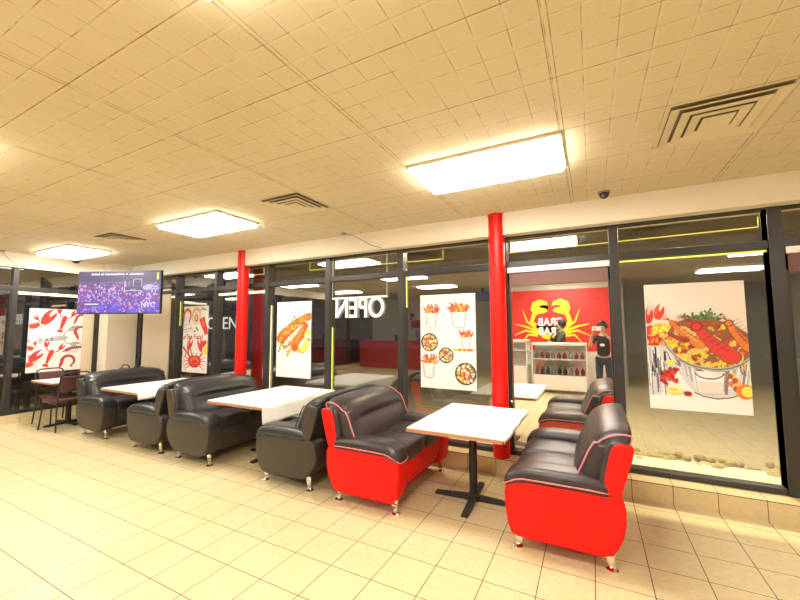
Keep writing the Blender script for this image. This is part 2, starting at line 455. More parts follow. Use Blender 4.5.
cablebox(-8.28, 2.22, [(-8.3, 2.24, CH-.012), (-8.39, 2.29, 2.74), (-8.393, 2.38, 2.64), (-8.393, 2.46, 2.58)],
         'small round grey box at the far left ceiling edge', 'thin dark wire on the far left plaster band')

# ------------------------------------------------------------------ LED strips outside / on the frames
def strip(pts, m, lab, r=.006):
    bm = bmesh.new(); tube(bm, pts, r, 6); return tag(obj('led_strip', bm, m), lab, 'LED strip')
yo = 4.33
strip([(-3.80, yo, 2.545), (-3.80, yo, 2.425), (-3.36, yo, 2.423), (-1.633, yo, 2.402), (-1.633, yo, 2.52)], 'led', 'thin yellow LED outline in transom above the OPEN sign')
strip([(-.83, yo, 2.51), (-.83, yo, 2.40), (.3, yo, 2.41), (1.348, yo, 2.419), (1.354, yo, 2.51)], 'led', 'thin yellow LED outline in transom above the shrimp bucket poster')
strip([(-5.82, yo, 2.44), (-4.778, yo, 2.437), (-4.782, yo, 2.535)], 'led', 'thin yellow LED outline in transom behind the farther red column')
strip([(.27, 4.235, 2.185), (1.36, 4.235, 2.185)], 'ledglow', 'yellow green LED strip under the rail over the shrimp bucket poster', .009)
strip([(-2.105, 4.235, 2.30), (-2.10, 4.235, 1.80)], 'ledglow', 'upright yellow green LED strip right of the OPEN sign', .007)
strip([(-3.285, 4.235, 1.55), (-3.285, 4.235, .55)], 'ledglow', 'upright yellow green LED strip left of the OPEN sign', .007)
strip([(-4.49, 4.235, 1.9), (-4.49, 4.235, .50)], 'ledwarm', 'upright pale LED strip left of the fried fish poster', .006)
strip([(-6.84, 4.235, 2.05), (-6.84, 4.235, 1.6)], 'ledglow', 'upright yellow green LED strip left of the crab poster', .007)
strip([(-5.74, 4.235, 2.13), (-4.59, 4.235, 2.13)], 'ledwarm', 'warm LED tube under rail behind the farther red column', .022)
strip([(-7.95, 4.235, 2.15), (-6.95, 4.235, 2.15)], 'ledwarm', 'warm LED tube under rail right of the television', .018)
strip([(GX+.03, 2.50, 2.15), (GX+.03, 3.58, 2.15)], 'ledwarm', 'warm LED tube under rail over the lobster poster', .026)

# ------------------------------------------------------------------ OPEN sign and the reflected OPEN
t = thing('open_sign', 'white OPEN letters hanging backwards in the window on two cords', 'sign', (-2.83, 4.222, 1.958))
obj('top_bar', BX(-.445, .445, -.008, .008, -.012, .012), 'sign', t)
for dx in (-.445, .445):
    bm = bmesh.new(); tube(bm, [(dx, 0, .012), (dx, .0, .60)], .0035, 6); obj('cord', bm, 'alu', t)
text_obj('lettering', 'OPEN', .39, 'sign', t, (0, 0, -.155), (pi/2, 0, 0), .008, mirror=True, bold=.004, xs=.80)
t = thing('open_reflection', 'white OPEN reflection beside the farther red column, built as letters beyond the glass', 'sign', (-8.02, 6.0, 1.66))  # reflection modelled as glowing letters on an added stand outside
text_obj('lettering', 'OPEN', .42, 'open_refl', t, (0, 0, 0), (pi/2, 0, 0), .006, bold=-.002, xs=1.05)
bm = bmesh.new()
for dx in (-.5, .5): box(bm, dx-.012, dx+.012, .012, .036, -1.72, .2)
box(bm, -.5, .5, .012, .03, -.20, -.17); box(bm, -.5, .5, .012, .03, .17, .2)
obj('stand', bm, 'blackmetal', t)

# ------------------------------------------------------------------ printed artwork: thin flat inks on the sheets
class Art:
    """collects flat ink shapes in sheet coordinates (a right, b up, metres)"""
    def __init__(s, W, H): s.bm = bmesh.new(); s.mats = []; s.k = 0; s.W = W; s.H = H; s.T = (0, 0, 1, 0, 1)
    def at(s, x, y, sc=1, rot=0, fx=1): s.T = (x, y, sc, rot, fx); return s
    def mi(s, c):
        n = 'ink_'+c
        if n not in s.mats: s.mats.append(n)
        return s.mats.index(n)
    def tp(s, p):
        x, y, sc, r, fx = s.T; a, b = p[0]*fx*sc, p[1]*sc
        X, Y = x+a*cos(r)-b*sin(r), y+a*sin(r)+b*cos(r)
        return (min(max(X, .002), s.W-.002), min(max(Y, .002), s.H-.002))
    def poly(s, pts, c):
        s.k += 1; z = .00025+s.k*.000012
        vs = []
        for p in pts:
            q = s.tp(p)
            if vs and (Vector(q)-Vector(vs[-1].co.xy)).length < 1e-5: continue
            vs.append(s.bm.verts.new((q[0], q[1], z)))
        if len(vs) < 3: return s
        try: f = s.bm.faces.new(vs); f.material_index = s.mi(c)
        except ValueError: pass
        return s
    def ell(s, cx, cy, rx, ry, c, rot=0, a0=0, a1=2*pi, n=18):
        return s.poly([(cx+rx*cos(t)*cos(rot)-ry*sin(t)*sin(rot), cy+rx*cos(t)*sin(rot)+ry*sin(t)*cos(rot)) for t in [a0+(a1-a0)*i/n for i in range(n if a1-a0 > 6.2 else n+1)]], c)
    def line(s, pts, w, c, w2=None):
        P = [Vector(p) for p in pts]; n = len(P); L, R_ = [], []
        for i, p in enumerate(P):
            d = (P[min(i+1, n-1)]-P[max(i-1, 0)]); d.normalize(); nn = Vector((-d.y, d.x))
            ww = w if w2 is None else w+(w2-w)*i/(n-1)
            L.append(p+nn*ww/2); R_.append(p-nn*ww/2)
        for i in range(n-1): s.poly([L[i], L[i+1], R_[i+1], R_[i]], c); 
        return s
    def arc(s, cx, cy, rx, ry, a0, a1, w, c, w2=None, n=12): return s.line([(cx+rx*cos(a0+(a1-a0)*i/n), cy+ry*sin(a0+(a1-a0)*i/n)) for i in range(n+1)], w, c, w2)
    def done(s, name, parent):
        bmesh.ops.triangulate(s.bm, faces=s.bm.faces[:])
        me = bpy.data.meshes.new(name); s.bm.to_mesh(me); s.bm.free()
        for m in s.mats: me.materials.append(M[m])
        # sheet coords -> local: a->x, b->z, height -> -y (towards the room)
        for v in me.vertices: v.co = Vector((v.co.x, -v.co.z, v.co.y))
        return link(bpy.data.objects.new(name, me), parent)

def claw(A, x, y, r, rot, c, hl=None):
    """pincer: palm plus two curved fingers"""
    T0 = A.T
    def sub(px, py): a, b = px*cos(rot)-py*sin(rot), px*sin(rot)+py*cos(rot); return (x+a*r, y+b*r)
    A.poly([sub(*p) for p in [(-.25, -.1), (-.42, .3), (-.45, .75), (-.32, 1.2), (-.05, 1.55), (-.12, 1.1), (-.08, .8), (.05, .68), (.12, .95), (.25, 1.3), (.38, 1.0), (.38, .6), (.28, .2), (.12, -.1)]], c)
    if hl: A.poly([sub(*p) for p in [(-.33, .35), (-.36, .75), (-.26, 1.1), (-.24, .7), (-.2, .35)]], hl)
def lobster(A, x, y, s, rot, c='red', d='dred', fx=1):
    A.at(x, y, s, rot, fx)
    for sx in (-1, 1):
        for k in range(4): A.line([(sx*.10, .18-k*.1), (sx*.32, .26-k*.15), (sx*.40, .12-k*.17)], .022, c, .008)
        A.line([(sx*.08, .3), (sx*.30, .42), (sx*.34, .60)], .07, c)
        claw(A, sx*.36, .56, .33*1, -sx*.25, c, d)
        A.line([(sx*.04, .42), (sx*.12, .75), (sx*.02, .95)], .01, d, .004)
    A.poly([(-.09, .42), (-.13, .2), (-.12, 0), (0, -.05), (.12, 0), (.13, .2), (.09, .42), (0, .48)], c)
    for k in range(5):
        w = .12-.014*k; A.poly([(-w, -.02-k*.09), (w, -.02-k*.09), (w*.85, -.11-k*.09), (-w*.85, -.11-k*.09)], c if k % 2 == 0 else d)
    for a in (-.6, -.3, 0, .3, .6): A.ell(.16*sin(a)*1.1, -.52-.06*cos(a), .05, .1, c, rot=a)
    A.line([(0, .4), (0, .05)], .012, d)
def crab(A, x, y, s, rot, c='red', d='dred', hl='orange', big=False, fx=1):
    A.at(x, y, s, rot, fx)
    for sx in (-1, 1):
        for k in range(4):
            yy = .05-k*.08; A.line([(sx*.35, yy), (sx*(.72-.03*k), yy+.16-.10*k), (sx*(.95-.1*k), yy-.12-.1*k)], .055, c, .012)
        A.line([(sx*.30, .15), (sx*.52, .36), (sx*.45, .58)], .10, c)
        claw(A, sx*.46, .52, .42, sx*.38, c, hl)
        A.line([(sx*.1, .2), (sx*.12, .34)], .03, c); A.ell(sx*.12, .35, .03, .03, 'black')
    A.poly([(-.46, .05), (-.38, .2), (-.2, .27), (0, .25), (.2, .27), (.38, .2), (.46, .05), (.36, -.17), (.16, -.28), (-.16, -.28), (-.36, -.17)], c)
    A.ell(0, .03, .30, .15, hl); A.ell(0, .0, .22, .10, c); A.arc(0, .05, .15, .12, -2.5, -.6, .02, d)
def shrimp(A, x, y, s, rot, c='orange', d='dorange', l='cream', fx=1):
    A.at(x, y, s, rot, fx)
    n = 8
    for k in range(n):
        a0, a1 = 2.9-k*.5, 2.9-(k+1)*.5; w = .30-.02*k
        P = lambda a, r: (r*cos(a)*.5, r*sin(a)*.5)
        A.poly([P(a0, 1), P((a0+a1)/2, 1.04), P(a1, 1), P(a1, 1-w*1.6), P(a0, 1-w*1.6)], c if k % 2 else l)
        A.line([P(a0, 1), P(a0, 1-w*1.6)], .02, d)
    A.poly([(-.5, .1), (-.62, -.12), (-.72, -.45), (-.45, -.25), (-.28, 0), (-.32, .14)], c)
    for k in range(3): A.line([(-.5, -.1), (-.6-.1*k, -.5), (-.5-.2*k, -.85)], .014, d, .005)
    a = 2.9-n*.5; bx, by = .4*cos(a), .4*sin(a)
    for t in (-.5, 0, .5): A.ell(bx-.08*cos(t), by-.12+.1*t, .12, .035, d, rot=a-1.4+t)
def bowl(A, x, y, s, seed=1):
    """round pan of boil seen from above"""
    rnd = random.Random(seed); A.at(x, y, s)
    A.ell(0, 0, 1.05, 1.05, 'black', n=28); A.ell(0, 0, .93, .93, 'green', n=28); A.ell(.0, 0, .88, .88, 'brown', n=28)
    for k in range(16):
        a = k*2*pi/16+rnd.uniform(-.1, .1); r = rnd.uniform(.66, .8); A.ell(r*cos(a), r*sin(a), .17, .13, rnd.choice(['yellow', 'cream', 'tan', 'gold', 'green']), rot=a); A.ell(r*cos(a), r*sin(a), .09, .07, rnd.choice(['tan', 'cream', 'cream']))
    for k in range(9):
        a = rnd.uniform(-.6, .6)+pi/2; xx = rnd.uniform(-.45, .45); yy = rnd.uniform(-.3, .3)
        A.line([(xx-.3*cos(a), yy-.3*sin(a)), (xx+.05, yy), (xx+.3*cos(a), yy+.3*sin(a))], .15, rnd.choice(['red', 'orange', 'dorange', 'orange']), .06)
        A.line([(xx-.15*cos(a), yy-.2*sin(a)), (xx+.15*cos(a), yy+.2*sin(a))], .03, 'cream')
    for k in range(6):
        a = rnd.uniform(0, 6.28); r = rnd.uniform(.1, .6); A.ell(r*cos(a), r*sin(a), .12, .10, 'cream'); A.ell(r*cos(a), r*sin(a), .05, .04, 'yellow')
    A.arc(1.15, 0, .18, .22, -1.6, 1.6, .035, 'grey')
def bucket(A, x, y, s, seed=1, w=1):
    """sketched bucket heaped with shrimp and fries"""
    rnd = random.Random(seed); A.at(x, y, s)
    for k in range(34):
        a = rnd.uniform(.6, 2.5); L = rnd.uniform(.7, 1.5); xx = rnd.uniform(-.6, .6)*w; c_ = rnd.choice(['red', 'orange', 'dorange', 'wred', 'wred', 'gold'])
        p0 = (xx, .40); p1 = (xx+L*.5*cos(a), .45+L*.6*sin(a)); p2 = (p1[0]+.22*cos(a+1.0), p1[1]+.22*sin(a+1.0))
        A.line([p0, p1, p2], .15, c_, .06); A.line([p0, p1], .03, 'brown', .02)
    for k in range(20): A.ell(rnd.uniform(-.68, .68)*w, rnd.uniform(.45, .95), .12, .09, rnd.choice(['yellow', 'orange', 'gold', 'orange', 'wred']), rot=rnd.uniform(0, 3), n=10)
    A.poly([(-.62*w, .5), (.62*w, .5), (.5*w, -.75), (-.5*w, -.75)], 'white')
    A.line([(-.62*w, .5), (-.5*w, -.75), (-.25*w, -.88), (.25*w, -.88), (.5*w, -.75), (.62*w, .5)], .06, 'steel'); A.line([(-.62*w, .5), (0, .42), (.62*w, .5)], .06, 'lgrey')
    for k in range(4): A.line([(-.5*w+.05*k, .3), (-.42*w+.03*k, -.6)], .02, 'grey'); 
    for k in range(3): A.line([(.52*w-.05*k, .3), (.44*w-.03*k, -.6)], .02, 'grey')
    A.line([(-.35*w, -.72), (.35*w, -.68)], .06, 'lgrey')

def poster(lab, W, H, loc, rz):
    t = thing('window_poster', lab, 'poster', loc, rz)
    obj('sheet', BX(0, W, 0, .003, 0, H), 'ink_white', t)
    return t
PY = GY-.012
# 1) big shrimp bucket poster
t = poster('largest poster of a steel bucket heaped with shrimp, corn and crawfish', .735, 1.165, (.462, PY, .775), 0)
W, H = .735, 1.165
A = Art(W, H); A.at(0, 0); A.poly([(0, 0), (W, 0), (W, H), (0, H)], 'white')
A.poly([(0, H*.55), (0, H), (W, H), (W, H*.42)], 'paper')
A.done('backdrop', t)
rnd = random.Random(4)
A = Art(W, H); A.k = 8; A.at(0, 0)
for k in range(70):                                    # herbs
    a = rnd.uniform(.1, 3.0); L = rnd.uniform(.03, .10); x = rnd.uniform(.36, .52); y = rnd.uniform(.78, .84)
    A.line([(x, y), (x+L*cos(a), y+L*sin(a))], .007, 'green', .004); A.ell(x+L*cos(a), y+L*sin(a), .014, .009, rnd.choice(['green', 'green', 'dgreen']), rot=a, n=7)
RIM = [(.135, .64), (.165, .56), (.22, .49), (.30, .43), (.40, .40), (.50, .39), (.60, .405), (.68, .44), (.735, .49)]
def rimy(x):
    for (x0, y0), (x1, y1) in zip(RIM, RIM[1:]):
        if x0 <= x <= x1: return y0+(y1-y0)*(x-x0)/(x1-x0)
    return .5
body = [(.15, .60), (.20, .50), (.30, .43), (.40, .40), (.50, .39), (.60, .405), (.68, .44), (.735, .49), (.735, .30), (.66, .17), (.60, .145), (.50, .125), (.40, .14), (.34, .17), (.27, .27), (.20, .42)]
A.poly(body, 'lgrey')
for k in range(46):
    x = rnd.uniform(.19, .73); t0 = rimy(x)-.03; b0 = max(.15, .15+max(0, .34-x)*1.6); b0 += rnd.uniform(0, .12); w_ = rnd.uniform(.006, .028)
    if t0-b0 < .04: continue
    A.poly([(x, t0), (x+w_, t0), (x+w_*.7+(.45-x)*.12, b0), (x+(.45-x)*.12, b0)], rnd.choice(['white', 'grey', 'mauve', 'white', 'mauve', 'lgrey', 'steel']))
A.poly([(.35, .36), (.56, .36), (.54, .17), (.37, .17)], 'white'); A.poly([(.37, .27), (.55, .27), (.54, .16), (.38, .16)], 'paper')
A.line([(.35, .36), (.37, .165), (.54, .165)], .006, 'grey'); A.arc(.455, .35, .10, .055, pi, 2*pi, .013, 'steel')
for k in range(12): A.ell(.62+rnd.uniform(-.03, .03), .25+rnd.uniform(-.07, .08), .020, .026, rnd.choice(['orange', 'tan', 'dorange', 'paper']), n=8)
A.line([(.34, .17), (.40, .14), (.50, .122), (.60, .142), (.66, .17)], .008, 'black')
A.line([(.16, .58), (.155, .50), (.19, .44), (.25, .40)], .010, 'steel'); A.arc(.70, .40, .03, .06, 1, 5, .010, 'steel')
A.poly([(.0, .60), (.12, .60), (.17, .56), (.14, .20), (.08, .13), (.0, .12)], 'lgrey')   # second bucket
for k in range(44): x = rnd.uniform(.0, .14); y1 = rnd.uniform(.3, .58); A.line([(x, y1), (x+.004, y1-rnd.uniform(.05, .2))], rnd.uniform(.005, .018), rnd.choice(['black', 'steel', 'white', 'mauve', 'grey', 'white']))
A.line([(0, .585), (.13, .60)], .014, 'grey'); A.arc(.12, .47, .05, .07, -1.6, 1.5, .008, 'steel')
A.ell(.05, .68, .09, .10, 'wred'); A.ell(.12, .72, .085, .075, 'gold')
for k in range(60): A.ell(.12+rnd.uniform(-.07, .07), .72+rnd.uniform(-.06, .06), .011, .010, rnd.choice(['lemon', 'yellow', 'lemon', 'gold']), n=8)
for k in range(26): A.ell(rnd.uniform(.0, .17), rnd.uniform(.60, .68), .024, .014, rnd.choice(['red', 'dorange', 'orange', 'dred', 'gold']), rot=rnd.uniform(0, 3), n=9)
claw(A, .10, .84, .095, -.2, 'red', 'orange'); claw(A, .015, .80, .10, -.1, 'red', 'dred')
for k in range(5): A.line([(.0+.01*k, .80), (.03+.015*k, 1.02-.02*k)], .005, 'dred', .002)
HEAP = [(.14, .64), (.17, .72), (.22, .80), (.34, .84), (.50, .82), (.62, .80), (.735, .70), (.735, .49)]+RIM[-2::-1]
A.poly(HEAP, 'brown')
for k in range(190):
    x = rnd.uniform(.16, .725); lo = rimy(x)+.012; hi = min(.80, .68+.5*(x-.14)) if x < .4 else .80-.35*max(0, x-.5)
    y = lo+(hi-lo)*rnd.random()**1.25
    A.ell(x, y, rnd.uniform(.012, .030), rnd.uniform(.008, .016), rnd.choice(['gold', 'orange', 'dorange', 'brown', 'wred', 'tan', 'dred', 'yellow']), rot=rnd.uniform(0, 3), n=8)
A.done('bucket_drawing', t)
A = Art(W, H); A.k = 560
for (x, y) in ((.19, .60), (.27, .48)):
    A.at(0, 0).ell(x, y, .05, .04, 'gold')
    for k in range(26): A.ell(x+rnd.uniform(-.04, .04), y+rnd.uniform(-.03, .03), .010, .009, rnd.choice(['lemon', 'yellow', 'lemon']), n=7)
for (x, y, s, r, f) in ((.34, .62, .22, -.4, 1), (.37, .49, .15, .9, 1), (.50, .52, .20, -.9, -1), (.62, .47, .15, -.3, -1), (.28, .70, .13, .5, 1), (.66, .58, .13, .8, 1), (.45, .45, .12, 2.6, 1)):
    shrimp(A, x, y, s, r, 'yellow', 'brown', 'tan', f)
def prawn(A, x0, y0, x1, y1, w, c, d, l):
    A.at(0, 0); dx, dy = x1-x0, y1-y0
    pts = [(x0+dx*i/9+.05*sin(i/9*pi)*(-dy), y0+dy*i/9+.05*sin(i/9*pi)*dx) for i in range(10)]
    A.ell(pts[0][0], pts[0][1], w*.6, w*.5, 'brown'); A.line(pts, w*1.2, 'brown', w*.45); A.line(pts, w, c, w*.35); A.line([(p[0]+w*.18, p[1]+w*.1) for p in pts[1:7]], w*.2, l, w*.1)
    nn = Vector((-dy, dx)).normalized()
    for i in range(1, 6): p = pts[i]; q = nn*w*(.46-.03*i); m_ = (p[0]+dx*.035, p[1]+dy*.035); A.line([(p[0]-q.x, p[1]-q.y), m_, (p[0]+q.x, p[1]+q.y)], .004, d)
    A.ell(pts[8][0], pts[8][1], w*.34, w*.42, d, rot=math.atan2(dy, dx)); A.ell(pts[8][0], pts[8][1], w*.22, w*.28, c, rot=math.atan2(dy, dx)); A.ell(pts[0][0], pts[0][1], w*.5, w*.42, c)
    for k in range(6): A.line([pts[9], (pts[9][0]+dx*(.2+.06*k), pts[9][1]+dy*(.30-.04*k))], .005, d, .001)
    for k in range(7): p = pts[min(8, 2+k)]; A.line([p, (p[0]-nn.x*w*1.1, p[1]-nn.y*w*1.1)], .006, d, .002)
prawn(A, .40, .60, .19, .82, .075, 'orange', 'dorange', 'tan'); prawn(A, .46, .68, .30, .84, .05, 'dorange', 'brown', 'orange')
prawn(A, .74, .58, .60, .82, .085, 'orange', 'brown', 'red'); prawn(A, .30, .64, .17, .70, .05, 'dred', 'brown', 'wred')
prawn(A, .61, .50, .36, .80, .125, 'red', 'dred', 'wred')
A.at(0, 0).line(RIM, .018, 'grey'); A.line([(x, y-.010) for x, y in RIM], .005, 'black')
A.ell(.19, .18, .062, .036, 'lemon', rot=-.1); A.ell(.185, .185, .046, .022, 'white', rot=-.1); A.ell(.185, .185, .036, .016, 'yellow', rot=-.1)
A.ell(.69, .20, .062, .065, 'orange'); A.ell(.705, .20, .042, .046, 'lemon'); A.ell(.29, .155, .03, .022, 'dred')
for k in range(24): A.ell(rnd.uniform(.10, .22), rnd.uniform(.24, .38), .026, .015, rnd.choice(['red', 'dred', 'wred', 'dred']), rot=rnd.uniform(0, 3), n=9)
A.ell(.175, .43, .03, .026, 'lemon')
A.done('seafood_drawing', t)

# 2) menu style poster with seven small pictures
W, H = .705, 1.14
t = poster('white poster of seven small buckets and pans of shrimp', W, H, (-1.91, PY, .805), 0)
for i, (f, a) in enumerate(((bucket, (.145, .85, .125, 3, .95)), (bucket, (.50, .85, .135, 5, 1.1)), (bucket, (.585, .565, .105, 8, .85)), (bucket, (.11, .235, .125, 11, 1.0)), (bowl, (.12, .555, .108, 2)), (bowl, (.335, .40, .092, 5)), (bowl, (.575, .19, .125, 9)))):
    A = Art(W, H); A.k = 2; f(A, *a)
    if i == 1: A.at(0, 0); A.line([(.62, .98), (.67, 1.04)], .006, 'grey'); A.line([(.64, .95), (.685, .99)], .006, 'grey')
    if i == 2:
        for k in range(12): A.at(0, 0).ell(.45+k*.02, .468, .02, .016, random.choice(['yellow', 'orange', 'gold', 'red']), n=9)
    A.done('bucket_drawing' if f is bucket else 'pan_drawing', t)

# 3) fried fish poster
W, H = .685, 1.145
t = poster('white poster of fried fish with fries and a lemon wedge', W, H, (-4.365, PY, .80), 0)
# the sheet hangs in the pane right of the farther column
A = Art(W, H); A.k = 2; rnd = random.Random(3); A.at(.025, .17, 1.08)
A.line([(.22, .20), (.345, .115), (.54, .24)], .007, 'grey')
for k in range(60): x, y = rnd.uniform(.02, .17), rnd.uniform(.20, .40); A.ell(x, y, .022, .013, rnd.choice(['green', 'lemon', 'green', 'cream', 'dgreen']), rot=rnd.uniform(0, 3), n=8)
for k in range(26):
    x, y, a = rnd.uniform(.16, .48), rnd.uniform(.20, .44), rnd.uniform(-.2, 1.3); A.line([(x-.08*cos(a), y-.08*sin(a)), (x+.08*cos(a), y+.08*sin(a))], .045, 'brown', .04); A.line([(x-.08*cos(a), y-.08*sin(a)), (x+.08*cos(a), y+.08*sin(a))], .038, rnd.choice(['gold', 'orange', 'cream', 'tan', 'orange', 'white']), .032)
A.ell(.55, .46, .06, .055, 'yellow'); A.ell(.56, .42, .06, .035, 'cream'); A.ell(.54, .37, .07, .02, 'green')
for (x0, y0, x1, y1, w_) in ((.32, .26, .52, .56, .14), (.05, .385, .575, .69, .17)):
    P4 = [(x0+(x1-x0)*u, y0+(y1-y0)*u+.03*sin(u*pi)) for u in (0, .2, .4, .6, .8, 1)]
    A.line(P4, w_, 'brown', w_*.62); A.line(P4, w_*.9, 'dorange', w_*.5); A.line([(x-.005, y+.012) for x, y in P4], w_*.55, 'orange', w_*.35)
    for q in (P4[0], P4[-1]): A.ell(q[0], q[1], w_*.42 if q is P4[0] else w_*.33, w_*.4 if q is P4[0] else w_*.30, 'dorange')
for k in range(210):
    u = rnd.random(); x = .03+.54*u; y = .385+.305*u+rnd.uniform(-.06, .065)+.03*sin(u*pi); A.ell(x, y, rnd.uniform(.006, .018), .008, rnd.choice(['gold', 'dorange', 'yellow', 'wred', 'dorange', 'orange', 'lemon', 'orange']), rot=rnd.uniform(0, 3), n=7)
for k in range(34): x, y = rnd.uniform(.26, .42), rnd.uniform(.58, .70); A.ell(x, y, .014, .008, rnd.choice(['green', 'dgreen']), rot=rnd.uniform(0, 3), n=7)
A.ell(.49, .285, .115, .085, 'gold', rot=.8); A.ell(.50, .29, .10, .07, 'lemon', rot=.8); A.ell(.455, .325, .09, .022, 'white', rot=.8)
for p in ((.08, .16), (.11, .145), (.14, .16), (.06, .18)): A.ell(p[0], p[1], .012, .008, 'grey', n=7)
A.done('fried_fish_drawing', t)

# 4) tall crab poster with the words Sea Food
W, H = .70, 1.195
t = poster('tall poster reading Sea Food above a red crab', W, H, (-6.73, PY, .755), 0)
A = Art(W, H); A.k = 2; crab(A, .36, .20, .40, 0, 'red', 'dred', 'orange'); A.done('crab_drawing', t)
A = Art(W, H); A.k = 2; rnd = random.Random(5)
shrimp(A, .10, 1.03, .26, .4, 'red', 'dred', 'orange'); A.at(0, 0)
A.ell(.37, 1.02, .13, .16, 'tan'); A.ell(.37, 1.0, .10, .12, 'cream'); A.ell(.37, .98, .055, .07, 'brown'); A.ell(.37, .985, .04, .05, 'tan')
A.line([(.33, 1.15), (.36, 1.19), (.40, 1.15)], .03, 'tan')
for k in range(12): A.line([(.46+.012*k, 1.12), (.58+.008*k, 1.17-.005*k)], .006, 'grey')
A.ell(.12, .80, .13, .08, 'lgrey', rot=.3); A.ell(.12, .80, .11, .06, 'white', rot=.3); A.line([(.0, .76), (.25, .80), (.28, .74)], .008, 'black')
A.ell(.40, .78, .06, .018, 'green', rot=-.8); A.ell(.34, .74, .04, .015, 'green', rot=.3)
A.line([(.53, .98), (.58, .86), (.65, .75), (.66, .68)], .15, 'red', .09); A.line([(.53, .96), (.60, .82)], .04, 'orange')
A.line([(.02, .60), (.08, .66)], .05, 'red', .02)
for k in range(3): A.at(0, 0).ell(.60-.02*k, .53-.02*k, .09, .045, 'red', rot=.3)
A.ell(.66, .40, .055, .10, 'lemon'); A.ell(.66, .40, .04, .08, 'yellow'); A.line([(.02, .45), (.12, .36), (.08, .28)], .05, 'dorange', .03)
A.line([(.16, .44), (.19, .30)], .05, 'red', .03); A.line([(.24, .42), (.28, .30)], .03, 'dred', .02)
A.done('shellfish_drawing', t)
text_obj('lettering', 'Sea Food', .125, 'ink_dred', t, (.34, -.0012, .64), (pi/2, 0, 0), .0006, bold=.001)

# 5) lobster poster on the left glass wall
W, H = .76, 1.10
t = poster('white poster of red lobsters around one grey sketched lobster', W, H, (GX+.012, 2.67, .80), pi/2)
A = Art(W, H); A.k = 2; lobster(A, .46, .86, .27, -.25); A.done('lobster_drawing', t)
A = Art(W, H); A.k = 2; lobster(A, .30, .26, .27, -.3); A.done('lobster_drawing', t)
A = Art(W, H); A.k = 2; lobster(A, .37, .57, .36, -1.45, 'grey', 'steel'); A.done('sketched_lobster_drawing', t)
A = Art(W, H); A.k = 2
crab(A, .07, .80, .17, .3, 'red', 'dred', 'dorange'); claw(A.at(0, 0), .20, .84, .20, -.5, 'red', 'dred')
crab(A, .02, .42, .14, -.3, 'red', 'dred', 'wred'); crab(A, .02, .14, .16, .2, 'red', 'dred', 'orange'); claw(A.at(0, 0), .06, .20, .16, -.7, 'red', 'dred')
shrimp(A, .72, .70, .20, .9, 'wred', 'dred', 'plum'); shrimp(A, .72, .93, .18, .2, 'wred', 'dred', 'plum')
A.at(0, 0).line([(.52, .36), (.60, .40), (.76, .41)], .06, 'plum', .04); A.line([(.52, .36), (.47, .33)], .04, 'plum', .01)
for k in range(6): A.line([(.55+.03*k, .37), (.53+.03*k, .31)], .007, 'dred')
shrimp(A, .56, .17, .22, .3, 'wred', 'dred', 'plum')
A.done('shellfish_drawing', t)

